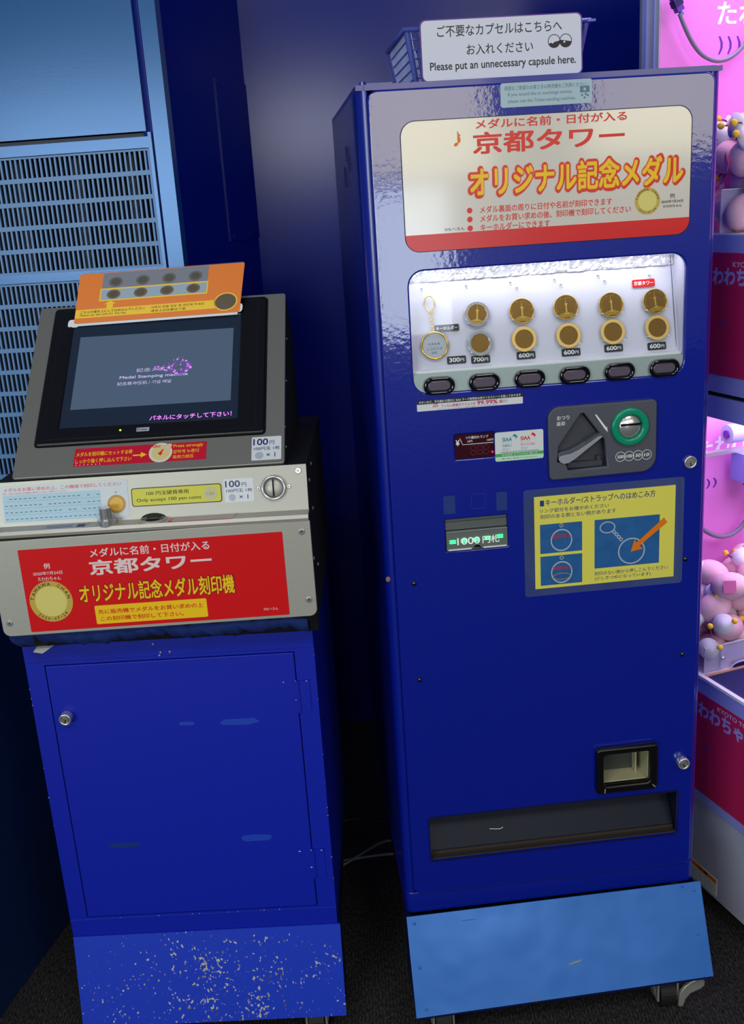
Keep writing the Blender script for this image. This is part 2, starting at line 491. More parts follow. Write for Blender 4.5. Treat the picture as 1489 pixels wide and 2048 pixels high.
# low blue cabinet standing at the far left, its side towards the machine
d_ = Vector((.2212, .9752, 0))
LC = loc_matrix(-.6674, 1.3682, 0, math.atan2(d_.y, d_.x))
lc = empty('low_cabinet', (-.6674, 1.3682, 0), math.atan2(d_.y, d_.x), 'dark blue metal cabinet side at the far left beside the stamping machine, on the carpet', 'cabinet')
b = Bag(); b.box(-.5, .44, .0, .5, 0, .70, mat('low_cabinet_paint', (6, 40, 92), .5, bump=.2)); b.build('carcass', lc, bevel=.003)
b = Bag(); b.box(-.5, .442, -.004, .5, .70, .712, m_navy); b.build('top_panel', lc)

# ================================================================== MEDAL VENDING MACHINE
VY = .078
VO = Vector((.013, 1.288, 0))
vm = empty('vending_machine', VO, VY, 'tall glossy blue souvenir medal vending machine with lit medal window, right of the stamping machine', 'vending machine')
VM = loc_matrix(*VO, VY)
W_ = .45; ZT = 1.381; ZB = .2145
# shell: C-shaped section, open at the front behind the door
sec = arc(.014, .017, .014, 1.5*PI, PI, 6) + [(0, .47), (W_, .47)] + arc(W_-.014, .017, .014, 2*PI, 1.5*PI, 6)
sec = [(W_-.014, .003)] + [(W_-.014, .02), (W_-.006, .026), (W_-.006, .464), (.006, .464), (.006, .026), (.014, .02)] + [(.014, .003)] + sec[1:-1]
b = Bag(TOP); b.plate(sec, ZB+.038, ZT-.006, m_gloss_in)
b.box(.0, W_, .004, .47, ZT-.006, ZT, m_gloss_in)
b.box(.010, W_-.010, .0, .008, ZT-.0065, ZT, m_gloss_in)
b.plate(rr(0, W_, .004, .47, .013, 5), ZB, ZB+.036, m_gloss_in, bevel=.002)
b.box(.0, .006, .47, .471, .3, .32, m_navy)
b.build('cabinet_shell', vm)
for (y, z, h) in ((.17, 1.31, .02), (.21, 1.325, .02), (.26, 1.30, .028)):
    b = Bag(); b.box(-.0006, .0004, y, y+.008, z-h, z, m_navy); b.build('side_slot', vm)
# door with openings
F0 = FR((0, 0, 0))
win = rr(.0512, .4075, 1.0085, 1.1625, .019, 6)
slot = rr(.0410, .4165, .3085, .3820, .004, 3)
bill = rr(.0838, .1682, .7920, .8362, .001, 2)
tray = rr(.2990, .3730, .4020, .4640, .006, 3)
ind = rr(.1010, .1535, .9180, .9510, .001, 2)
coinh = [(.238, .926), (.268, .9675), (.272, .9675), (.300, .93), (.304, .893), (.2505, .892), (.2475, .902), (.236, .905)]
holes = [win, slot, bill, tray, ind, coinh]
DO = rr(.0125, W_-.0125+.001, .2535, 1.374, .012, 5)
b = Bag(F0); b.plate([DO]+holes, -.004, .0045, m_gloss, bevel=.0022)
door = b.build('door', vm)
FD = FR((0, -.0045, 0))       # door surface frame
# openings' reveals / recess boxes
def recess(parent, name, x0, x1, z0, z1, depth, m, mb=None, y0=.0):
    q = Bag(); t = .002
    q.box(x0-t, x0, y0, depth, z0-t, z1+t, m); q.box(x1, x1+t, y0, depth, z0-t, z1+t, m)
    q.box(x0-t, x1+t, y0, depth, z0-t, z0, m); q.box(x0-t, x1+t, y0, depth, z1, z1+t, m)
    q.box(x0-t, x1+t, depth, depth+t, z0-t, z1+t, mb or m)
    return q.build(name, parent)


# --- prize slot
rs = recess(vm, 'prize_chute', .0410, .4165, .3085, .3820, .085, m_slotin, mat('chute_back', (10, 22, 58), .25, .4), .004)
b = Bag(); b.profile_x([(.052, .3815), (.054, .3815), (.0125, .3165), (.0105, .3165)], .0415, .416, m_slotin); b.build('chute_flap', rs)
m_lip = mat('chute_lip_steel', (74, 66, 62), .35, .4)
b = Bag(); b.box(.0415, .416, .0, .012, .3085, .3100, m_lip); b.box(.0415, .416, .0105, .0120, .3085, .3150, m_lip); b.build('chute_lip', rs)
b = Bag(); b.tube([(.135, .020, .336), (.142, .018, .337), (.15, .017, .334), (.155, .018, .338)], .0006, m_whites); b.build('thread_end', rs)
b = Bag(F0); b.plate([rr(.0395, .418, .307, .3835, .005), rr(.0412, .4163, .3087, .3818, .004)], .0045, .0056, m_navy); b.build('slot_edging', vm)
# --- change tray
ct = Bag(F0)
ct.plate([rr(.2895, .3815, .3962, .4702, .006), rr(.3005, .3700, .4085, .4600, .006)], .0045, .0145, m_black, bevel=.0025)
ct = ct.build('change_tray_bezel', vm)
recess(ct, 'tray_box', .3005, .3700, .4085, .4600, .06, m_cream, m_cream, .0)
b = Bag(); b.box(.304, .366, .030, .0315, .4087, .436, m_tray); b.box(.3035, .3055, .015, .05, .409, .445, m_cream); b.box(.3575, .3590, .015, .05, .409, .445, m_cream)
b.box(.302, .369, .028, .0295, .436, .4385, m_cream); b.build('tray_flap', ct)
for q_ in ([(.3015, -.0148, .3985), (.3025, -.0135, .406)], [(.3775, -.0148, .4), (.369, -.0125, .409)]):
    b = Bag(); b.tube(q_, .0010, m_chrome); b.build('corner_glint', ct, 'painted glint on the corner edge')  # pale strokes stand in for glints on the bezel corners
# --- seam line under door, rubber lip
# --- display case
dc = Bag()
zb, zt_, yb, yt = 1.034, 1.170, .012, .046
dc.poly([(.049, yb, zb), (.4095, yb, zb), (.4095, yt, zt_), (.049, yt, zt_)], [(0, 1, 2, 3)], m_case)
dc.box(.0490, .0512, .0, .05, 1.005, 1.17, m_case); dc.box(.4078, .41, .0, .05, 1.005, 1.17, m_case)
dc.box(.049, .41, .0035, .05, 1.165, 1.168, m_case); dc.box(.049, .41, .05, .052, 1.0, 1.17, m_case)
case = dc.build('display_case', vm)
# crumpled foil lining along the top of the case
b = Bag(); nx, nz = 90, 7; V = []; Fc = []
for j in range(nz+1):
    for i in range(nx+1):
        t = j/nz; z = 1.146+.020*t; y = yb+(yt-yb)*(z-zb)/(zt_-zb)-.0012-random.random()*.0038
        V.append((.0515+.356*i/nx+random.uniform(-.001, .001), y, z))
for j in range(nz):
    for i in range(nx):
        a = j*(nx+1)+i; Fc.append((a, a+1, a+nx+2)); Fc.append((a, a+nx+2, a+nx+1))
b.poly(V, Fc, m_foil); b.build('foil_lining', case)
b = Bag(); b.box(.0515, .4072, .0042, .0125, 1.0335, 1.0365, m_white); b.build('ledge', case)
b = Bag(); b.tube([(.4035, .040, 1.158), (.4035, .034, 1.13), (.4045, .016, 1.05), (.4045, .0135, 1.038)], .0004, m_blk, res=1); b.build('panel_joint', case)
led = bpy.data.lights.new('case_lamp', 'AREA'); led.shape = 'RECTANGLE'; led.size = .34; led.size_y = .016; led.energy = .16; led.color = (.93, .92, 1)
lo = bpy.data.objects.new('case_lamp', led); COL.objects.link(lo); lo.parent = vm; lo.location = (.229, .014, 1.1625); lo.rotation_euler = (math.radians(22), 0, 0)
# peg holes, pegs
def ydep(z): return yb+(yt-yb)*(z-zb)/(zt_-zb)
hk = [(.0725, 1.1373), (.1304, 1.1366), (.1885, 1.1368), (.1966, 1.1296), (.2467, 1.1367), (.2548, 1.1298), (.3049, 1.1376), (.3132, 1.1303), (.3738, 1.1332)]
for x, z in hk:
    q = Bag(); y = ydep(z); q.tube([(x, y+.001, z+.001), (x, y-.006, z+.0015), (x+.0005, y-.007, z-.003)], .0007, m_steeld, res=1); q.build('hanging_hook', case)
# glass
b = Bag(F0); b.plate(rr(.0500, .4090, 1.0320, 1.164, .019, 5, (0, 0, 1, 1)), -.0035, -.0025, m_glass); b.build('window_glass', vm)
# button strip
b = Bag(F0); b.plate(rr(.0514, .4073, 1.0088, 1.0335, .0185, 6, (1, 1, 0, 0)), -.004, .0018, m_strip)
bs = b.build('button_strip', vm)
bx = (.0836, .1424, .2019, .2615, .3211, .3812)
b = Bag(FR((0, 0, 0)))
b.plate([rr(-.0205, .0205, -.0118, .0118, .0117, 8), rr(-.0150, .0150, -.0064, .0064, .0063, 6)], .001, .0085, m_gblack, bevel=.0032, seg=3)
bt0 = b.build('push_button', vm)
b = Bag(FR((0, 0, 0))); b.plate(rr(-.0148, .0148, -.0062, .0062, .0061, 6), .001, .0052, m_btn, bevel=.0012); b.build('lens', bt0)
for i, x in enumerate(bx):
    o = bt0 if i == 0 else copy_tree(bt0, vm)
    o.location = (x, -.001, 1.0180)
# price tags
def price(x, z, s, wdt=.0245, h=.0098, m=m_blk):
    y = ydep(z)-.001
    o = Bag(FR((x, y, z), -math.atan2(yt-yb, zt_-zb)*-1)); o.plate(rr(-wdt/2, wdt/2, -h/2, h/2, .0015, 3), 0, .0012, m)
    t = o.build('price_tag', case)
    q = Bag(FR((x, y, z), math.atan2(yt-yb, zt_-zb)))
    if s.endswith('円'):
        q.text(s[:-1], -wdt*.40, wdt*.17, -h*.28, h*.30, .0016, m_white, bold=.03); q.text('円', wdt*.20, wdt*.40, -h*.26, h*.16, .0016, m_white, bold=.02)
    else: q.text(s, -wdt*.44, wdt*.44, -h*.28, h*.28, .0016, m_white, bold=.02)
    q.build('lettering', t); return t


price(.1106, 1.0463, '300円'); price(.1421, 1.0446, '700円')
for x, z in ((.2023, 1.0453), (.2622, 1.0448), (.3193, 1.0459), (.3775, 1.0443)): price(x, z, '600円')
price(.1010, 1.0868, 'キーホルダー', .032, .0088)
o = price(.3654, 1.1249, '京都タワー', .030, .0098, m_red); o['label'] = 'red label reading 京都タワー'
# medals (things)
TL = math.atan2(yt-yb, zt_-zb)
R0 = .0163
def tower(q, z):
    q.plate([(-.0006, .0005), (.0006, .0005), (.0002, .0128), (-.0002, .0128)], z, z+.0005, m_gold)
    q.plate([(-.0012, -.0072), (.0012, -.0072), (.0010, .0020), (-.0010, .0020)], z, z+.0007, m_gold)
    q.plate([(-.0010, .0020), (.0010, .0020), (.0021, .0044), (.0012, .0056), (-.0012, .0056), (-.0021, .0044)], z, z+.0009, m_gold)
    q.plate(rr(-.0030, .0030, -.0085, -.0068, .0006), z, z+.0007, m_gold)
    for k, rad in enumerate((.0185, .0170, .0155, .0140)):
        pts = arc(0, -.0255, rad, PI/2+.62-.06*k, PI/2-.62+.06*k, 10); inner = arc(0, -.0255, rad-.0008, PI/2-.62+.06*k, PI/2+.62-.06*k, 10)
        pts = [p for p in pts if math.hypot(*p) < R0-.0004]; inner = [p for p in inner if math.hypot(*p) < R0-.0004]
        if len(pts) > 2: q.plate(pts+inner, z, z+.0005, m_gold)


def make_medal(kind, silver):
    root = empty('souvenir_medal', (0, 0, 0), 0, 'x', 'medal', 'souvenir medals in the lit window')
    F = FR((0, 0, 0)); rim = m_silver if silver else (m_gold if kind == 'tower' else m_goldm)
    wd = .0012 if kind == 'tower' and not silver else .0042
    Bag(F).plate(circ(0, 0, R0-.0004, 40), -.0010, .0010, m_goldd).build('disc', root)
    q = Bag(F); q.plate([circ(0, 0, R0, 44), circ(0, 0, R0-wd, 44)], -.0013, .0016, rim, bevel=.0003); q.build('rim', root)
    q = Bag(F)
    zz = .0017 if wd > .002 else .0011
    if kind == 'tower':
        tower(q, .0011)
        tm = m_gold if not silver else m_goldm
        q.arctext('SOUVENIR OF', 0, 0, .0132, PI*1.12, PI*.60, .0024, zz, tm, bold=.02); q.arctext('KYOTO TOWER', 0, 0, .0132, PI*.42, -PI*.12, .0024, zz, tm, bold=.02)
        q.build('tower_relief', root)
    return root


def place_medal(root, x, z, rz, label, dy=.007):
    M = VM @ Matrix.Translation((x, ydep(z)-dy, z)) @ Matrix.Rotation(-TL, 4, 'X') @ Matrix.Rotation(rz, 4, 'Y')
    root.matrix_world = M; root['label'] = label


t_s = make_medal('tower', True); t_g = make_medal('tower', False); c_s = make_medal('plain', True); c_g = make_medal('plain', False)
topp = [(.1409, 1.102), (.1998, 1.1018), (.2581, 1.1022), (.3181, 1.1011), (.377, 1.1015)]
botp = [(.142, 1.0655), (.2, 1.0665), (.2589, 1.0668), (.318, 1.0671), (.3777, 1.0681)]
ordn = ['', 'second', 'third', 'fourth']
place_medal(t_s, *topp[0], .1, 'silver-rimmed gold tower medal in the upper row, above the 700 yen tag')
place_medal(c_s, *botp[0], 0, 'silver-rimmed gold medal in the lower row, just above the 700 yen tag')
nm = ['in the second column of medals from left', 'in the middle column of medals', 'in the fourth column of medals from left', 'in the rightmost column, under the red label']
for i in range(4):
    a = t_g if i == 0 else copy_tree(t_g); c = c_g if i == 0 else copy_tree(c_g)
    place_medal(a, *topp[i+1], (.0, -.03, -.05, -.1)[i], 'gold tower medal of the upper row '+nm[i])
    place_medal(c, *botp[i+1], 0, 'plain gold medal of the lower row '+nm[i].replace('under the red label', 'below the tower medal'))
# medal pegs
for x, z in topp+botp:
    for s in (-1, 1):
        q = Bag(); q.tube([(x+s*.0125, ydep(z-.011)+.001, z-.0112), (x+s*.0128, ydep(z-.011)-.012, z-.0095)], .0008, m_clear, res=1); q.build('medal_peg', case)
# keychain (thing)
kc = empty('key_chain', (0, 0, 0), 0, 'gold ring key chain with clasp hanging left of the medals in the lit window', 'key chain')
kc.matrix_world = VM @ Matrix.Translation((.083, ydep(1.067)-.006, 1.067)) @ Matrix.Rotation(-TL, 4, 'X')
F = FR((0, 0, 0))
q = Bag(F); q.ring(0, 0, 0, .0170, .0013, m_gold, n=36); q.build('round_frame', kc)
q = Bag(F); q.plate(circ(0, 0, .016, 32), -.001, -.0004, mat('grey_insert', (176, 182, 190), .35))
q.text('メダルを', -.0085, .007, .0005, .0038, 0, m_bluet); q.text('ここにハメ', -.0105, .0095, -.0055, -.0022, 0, m_bluet); q.text('込む', -.005, .003, -.0105, -.0075, 0, m_bluet); q.build('insert', kc, 'grey insert with small lettering')
q = Bag(F)
for k in range(5): q.ring(-.0006-.0003*k, .0205+.0046*k, 0, .0020, .0006, m_gold, n=10, k=5)
q.build('chain_links', kc)
q = Bag(F); q.tube([(-.003, .0425, 0), (-.0068, .047, 0), (-.0095, .053, 0), (-.0085, .060, 0), (-.0035, .0645, 0), (.0015, .0625, 0), (.0045, .056, 0), (.0042, .049, 0), (.0005, .0445, 0), (-.003, .0425, 0)], .0010, m_gold, F=F)
q.plate(rr(-.0040, .0020, .0405, .0440, .001), -.0015, .0015, m_gold); q.build('clasp', kc)
# --- title panel
tp = Bag(FD).plate(rr(.0500, .4092, 1.1860, 1.3370, .0175, 8), 0, .0010, m_pane, bevel=.0003).build('title_panel', vm, 'white title panel with red band')
b = Bag(FD); b.plate(rr(.0500, .4092, 1.1860, 1.2060, .0172, 8, (1, 1, 0, 0)), .0010, .0012, m_red); b.build('red_band', tp)
b = Bag(FD); b.plate([rr(.0492, .4100, 1.1852, 1.3378, .018, 8), rr(.0499, .4093, 1.1859, 1.3371, .0175, 8)], 0, .0012, m_navy); b.build('panel_edging', tp)
L = .0014
b = Bag(FD)
b.text('メダルに名前・日付が入る', .1410, .3275, 1.3240, 1.3348, L, m_redt, bold=.022)
b.text('京都タワー', .1370, .3250, 1.2955, 1.3205, L, m_redt, bold=.03)
b.plate(rr(.2900, .3250, 1.3030, 1.3072, .0004), .0011, L, m_redt) if False else None
b.text('オリジナル記念メダル', .1285, .4030, 1.2425, 1.2850, L+.0003, m_redt, bold=.10, res=2)
b.text('オリジナル記念メダル', .1320, .3995, 1.2465, 1.2815, L+.0005, m_yel, bold=.035)
for z, s, x1 in ((1.2310, 'メダル裏面の周りに日付や名前が刻印できます', .3096), (1.2205, 'メダルをお買い求めの後、刻印機で刻印してください', .3335), (1.2100, 'キーホルダーにできます', .2308)):
    b.text(s, .1434, x1, z-.0042, z+.0042, L, m_redt, bold=.012); b.plate(circ(.1305, z, .0034, 16), .001, L, m_redt)
b.text('例', .3835, .3895, 1.2300, 1.2355, L, m_blk); b.text('2020年7月24日', .3725, .4005, 1.2244, 1.2280, L, m_blk, bold=.01); b.text('たわわちゃん', .3750, .3990, 1.2188, 1.2225, L, m_blk, bold=.01)
b.text('©もへろん', .0985, .1235, 1.2085, 1.2122, L, m_blk)
b.text('♪', .1140, .1235, 1.3060, 1.3230, L, m_orange)
b.build('lettering', tp)


def medal_print(bag, cx, cy, r, z, date, F=None):
    bag.plate(circ(cx, cy, r, 36), z-.0003, z, mat('medal_print_rim', (205, 172, 74), .4), F=F)
    bag.plate(circ(cx, cy, r*.74, 32), z, z+.0002, mat('medal_print_field', (226, 212, 120), .4), F=F)
    bag.arctext('TAWAWA CHAN', cx, cy, r*.86, PI*.93, PI*.07, r*.17, z+.0004, m_blk, F=F)
    bag.arctext(date, cx, cy, r*.86, PI*1.25, PI*1.75, r*.15, z+.0004, m_blk, F=F, inward=True)


b = Bag(FD); medal_print(b, .3547, 1.2285, .0160, .0015, '2020・07・24'); b.build('medal_picture', tp)
# --- exchange notice
s1 = sticker('exchange_notice', vm, FD, rr(.1725, .2843, 1.3462, 1.3735, .003), m_paleblue, .0008)
b = Bag(FD)
b.text('両替をご希望のお客さまは券売機をご利用ください。', .1775, .2790, 1.3650, 1.3700, .001, m_slate); b.text('If you would like to exchange money,', .1815, .2600, 1.3575, 1.3625, .001, m_slate); b.text('please use the Ticket-vending machine.', .1815, .2640, 1.3500, 1.3550, .001, m_slate)
b.plate([rr(.2695, .2810, 1.3585, 1.3655, .0005), circ(.2752, 1.362, .0018, 12)], .0008, .001, m_slate)
for x, z in ((.272, 1.3555), (.2765, 1.3565), (.2750, 1.3525), (.2790, 1.3550)): b.plate(circ(x, z, .0013, 10), .0008, .001, m_slate)
b.build('lettering', s1)
# --- antivirus strip sticker
s2 = sticker('antivirus_notice', vm, FD, rr(.0535, .1925, .9862, 1.0000, .001), m_whites)
b = Bag(FD); b.plate(rr(.0535, .1925, .9952, 1.0003, .0005), .0006, .0009, m_blk); b.text('ボタンなど、手を触れる部分に SIAA マーク取得済み抗ウイルスシートを貼っております', .0560, .1900, .9960, .9996, .0011, m_white, bold=.012, res=2)
b.text('フィルム表面のウイルスを', .0850, .1300, .9893, .9935, .0009, m_mag, bold=.015); b.text('99.99%', .1320, .1590, .9890, .9945, .0009, m_mag, bold=.03); b.text('減少！', .1610, .1720, .9893, .9935, .0009, m_mag, bold=.015)
b.text('SIAA', .0740, .0815, .9905, .9930, .0009, m_mag, bold=.02)
b.plate([(.0740, .9937), (.0810, .9937), (.0795, .9950), (.0760, .9944)], .0006, .0009, m_mag)
b.text('※すべてのウイルスに対する効果を保証するものではありません', .080, .160, .9868, .9880, .0009, m_bluet, res=1)
b.build('lettering', s2)
# --- change lamp indicator
rd = recess(vm, 'indicator_recess', .1010, .1535, .9180, .9510, .006, m_navy, m_redglass, .0)
b = Bag(F0); b.plate(rr(.1012, .1533, .9182, .9508, .0005), .001, .0030, m_redglass); iw = b.build('indicator_window', vm, 'dark red indicator window')
b = Bag(FR((0, -.0030, 0))); b.text('つり銭切れランプ', .1155, .1460, .9440, .9480, .0003, m_white, bold=.015); b.text('¥', .1025, .1075, .9360, .9440, .0003, m_white, bold=.04); b.text('100円', .1440, .1525, .9395, .9425, .0003, m_white, bold=.01)
b.text('10円', .1180, .1245, .9395, .9425, .0003, m_white, bold=.01)
b.tube([(.1080, .9460, .0004), (.1115, .9372, .0004), (.1525, .9372, .0004)], .0005, m_white, F=FR((0, -.0030, 0)), res=1)
for x in (.1255, .1345, .1425):
    for k in (.9225, .9282, .9345): b.plate(rr(x-.0025, x+.0025, k-.0005, k+.0005, .0003), 0, .0003, m_redseg)
    for k in (-.0032, .0032):
        for zz in (.9252, .9314): b.plate(rr(x+k-.0005, x+k+.0005, zz-.0022, zz+.0022, .0003), 0, .0003, m_redseg)
b.ball((.1508, .9245, .0005), .0014, m_led_r, 8, F=FR((0, -.0030, 0)))
b.build('lettering', iw)
# --- hygiene mark sticker
s3 = sticker('hygiene_mark_sticker', vm, FD, rr(.1542, .2190, .9108, .9500, .0025), m_whites)
b = Bag(FD); b.plate(rr(.1542, .2190, .9170, .9212, .0001), .0006, .0009, m_grn); b.plate(rr(.1546, .2186, .9110, .9170, .0015, 3, (1, 1, 0, 0)), .0006, .0008, m_ltgrn)
for x, mm, t1, t2 in ((.1640, m_teal, 'ISO 22196', '抗菌加工'), (.1885, m_redt, 'ISO 21702', '抗ウイルス加工')):
    b.text('SIAA', x, x+.0130, .9372, .9425, .0009, mm, bold=.03); b.text(t1, x, x+.0125, .9345, .9362, .0009, m_sil, res=1); b.text(t2, x, x+(.0125 if mm is m_teal else .0195), .9300, .9333, .0009, mm)
    b.plate([(x+.0135, .9435), (x+.0165, .9470), (x+.0205, .9430), (x+.0180, .9395), (x+.0180, .9420), (x+.0160, .9432)], .0006, .0009, mm)
    b.text('無機抗菌剤・塗装', x, x+.010, .9265, .9280, .0009, m_sil, res=1); b.text('表面・保護', x, x+.008, .9245, .9260, .0009, m_sil, res=1)
b.text('Antibacterial & Antiviral processed', .1620, .2120, .9215, .9237, .0009, m_blk); b.text('安全施設 エアピカ24* 施工済', .1630, .2105, .9178, .9204, .0011, m_white); b.text('販売・施工元：株式会社アレス  www.earepica.com', .1630, .2100, .9132, .9148, .0011, m_blk, res=1)
b.build('lettering', s3)
# --- coin panel
cpz = .0065
b = Bag(FD)
po = arc(.2254+.006, .8805+.006, .006, PI, 1.5*PI, 4)+arc(.3708-.020, .8815+.020, .020, 1.5*PI, 2*PI, 7)+arc(.3706-.006, .9785-.006, .006, 0, PI/2, 4)+arc(.2240+.016, .9785-.016, .016, PI/2, PI, 6)
b.plate([po, coinh], 0, cpz, m_grey, bevel=.0015)
cpn = b.build('coin_panel', vm, 'dark grey plastic coin panel')
FP = FR((0, -.0045-cpz, 0))
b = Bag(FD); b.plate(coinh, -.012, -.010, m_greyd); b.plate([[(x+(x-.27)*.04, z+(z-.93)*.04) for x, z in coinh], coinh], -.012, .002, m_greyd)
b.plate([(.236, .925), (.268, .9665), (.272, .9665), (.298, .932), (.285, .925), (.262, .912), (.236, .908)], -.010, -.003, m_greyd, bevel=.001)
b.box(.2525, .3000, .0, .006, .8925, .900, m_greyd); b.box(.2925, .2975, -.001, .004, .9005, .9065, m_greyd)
b.build('lever_recess', cpn)
lv = [(.2395, .9065), (.2368, .9115), (.2372, .9165), (.2410, .9185), (.2490, .9195), (.2600, .9235), (.2720, .9300), (.2860, .9380), (.2940, .9400), (.2965, .9370), (.2940, .9335), (.2830, .9265), (.2700, .9180), (.2580, .9085), (.2510, .9045), (.2440, .9040)]
face = [(.2395, .9045), (.2370, .9085), (.2385, .9125), (.2440, .9140), (.2530, .9150), (.2650, .9200), (.2780, .9275), (.2900, .9350), (.2962, .9365), (.2962, .9345), (.2860, .9270), (.2720, .9170), (.2600, .9080), (.2510, .9030), (.2440, .9020)]
b = Bag(FD); b.plate(lv, -.006, .008, m_grey, bevel=.001); lvo = b.build('return_lever', cpn)
b = Bag(FD); b.plate(face, .007, .0095, m_lever, bevel=.0007); b.build('lever_face', lvo, 'light grey lever face')
b = Bag(FD)
for k in range(6):
    x = .2740+.0032*k; b.plate([(x, .9300+.0018*k), (x+.0012, .9300+.0018*k), (x+.0004, .9345+.0016*k), (x-.0008, .9345+.0016*k)], .008, .0092, m_greyd)
b.build('lever_ridges', lvo)
b = Bag(FP); b.text('おつり', .2358, .2525, .9612, .9668, .0004, m_white, bold=.015); b.text('返却', .2352, .2465, .9535, .9592, .0004, m_white, bold=.015)
b.plate([(.2868, .9643), (.2885, .9650), (.3022, .9460), (.3028, .9478), (.3040, .9398), (.2995, .9450)], 0, .0004, m_white)
for x, s in ((.3215, '500'), (.3333, '100'), (.3454, '50'), (.3572, '10')):
    b.plate([circ(x, .9049, .0068, 28), circ(x, .9049, .0062, 28)], 0, .0004, m_white); wd = .0088 if len(s) == 3 else .0075; b.text(s, x-wd/2, x+wd/2, .9027, .9071, .0004, m_white, bold=.03, shear=.15)
b.text('日本コインコ', .257, .288, .8845, .8865, .0002, m_greyd, res=1)
b.build('lettering', cpn)
b = Bag(FP); b.plate([circ(.3331, .9455, .0252, 44), circ(.3331, .9455, .0160, 40)], -.002, .0065, m_green, bevel=.0025, seg=3); gr = b.build('coin_ring', cpn, 'green ring round the coin slot')
b = Bag(FP); b.ball((.3331, .9455, -.001), .0162, m_chromer, 28, (1, 1, .36)); b = Bag(); b.ball((.3331, -.011, .9455), .0162, m_chrome, 28, (1, .36, 1)); b.build('coin_dome', gr)
b = Bag(); b.box(.3331-.0132, .3331+.0132, -.0178, -.010, .9475, .9502, m_gblack); b.build('coin_slot', gr)
# --- bill slot
rb = recess(vm, 'bill_recess', .0838, .1682, .7920, .8362, .018, m_dark, m_billt, .0)
b = Bag(F0); b.plate(rr(.0842, .1678, .8205, .8360, .0005), -.004, .0005, m_billt); b.plate(rr(.0842, .1678, .8318, .8324, .0001), .0005, .001, m_blk); b.build('upper_cover', rb)
bf = FR((0, -.0005, 0))
b = Bag(bf); b.plate([rr(.0842, .1678, .7922, .8200, .001), arc(.126, .7921, .007, PI, 0, 8)], 0, .006, m_billg, bevel=.0008); fl = b.build('bill_flap', rb, 'smoked grey bill flap')
b = Bag(bf); b.box(.0845, .1675, -.0078, -.0066, .8188, .8196, m_chrome); b.plate(rr(.0862, .118, .7932, .7950, .0005), .006, .0072, m_white); b.plate(rr(.134, .166, .7932, .7950, .0005), .006, .0072, m_white); b.build('flap_edges', rb)
b = Bag(bf); b.text('1000', .0985, .1295, .8005, .8105, .0075, mat('slot_lettering', (225, 236, 230), .4, emit=.35), bold=.01); b.text('円札', .1330, .1560, .8000, .8108, .0075, mat('slot_lettering', (225, 236, 230), .4, emit=.35), bold=.01)  # added glow in the material brightens the printed lettering
b.build('lettering', fl)
b = Bag(bf)
for x, z in ((.0925, .8055), (.1080, .8060), (.1245, .8062), (.1400, .8070), (.1570, .8080)):
    b.plate(rr(x-.0045, x+.0045, z+.0004, z+.0024, .001), .006, .0070, m_led_g); b.plate(rr(x-.0045, x+.0045, z-.0026, z-.0006, .001), .006, .0070, m_led_g)
b.build('green_lamps', fl)
# --- old tape marks
for pts in ((.0825, .0982, .8445, .8694), (.1540, .1686, .8432, .8686)): sticker('tape_residue', vm, FD, rr(*pts, .0008), m_mark, .0002)
b = Bag(FD); b.plate([rr(.1200, .1394, .8486, .8690, .003), rr(.1206, .1388, .8492, .8684, .0025)], 0, .0002, m_mark); b.build('tape_residue', vm)
# --- laminated instruction sheet
lm = Bag(FD).plate(rr(.1907, .4131, .7152, .8680, .004), 0, .0006, m_film).build('instruction_sheet', vm, 'laminated yellow key chain instruction sheet')
b = Bag(FD); b.plate(rr(.2050, .4007, .7256, .8577, .0004), .0007, .0011, m_yelp); b.build('yellow_paper', lm)
b = Bag(FD); L = .0014
b.plate(rr(.2130, .2185, .8440, .8520, .0001), .0011, L, m_bluet)
b.text('キーホルダー/ストラップへのはめこみ方', .2205, .3725, .8438, .8535, L, m_bluet, bold=.008); b.text('リング部分をお確かめください', .2127, .3078, .8345, .8403, L, m_bluet); b.text('刻印のある側とない側があります', .2131, .3178, .8260, .8322, L, m_bluet)
b.text('刻印のない側から押しこんでください', .2881, .3925, .7375, .7432, L, m_bluet); b.text('(少しきつめになっています)', .2885, .3678, .7298, .7358, L, m_bluet)
b.build('lettering', lm)
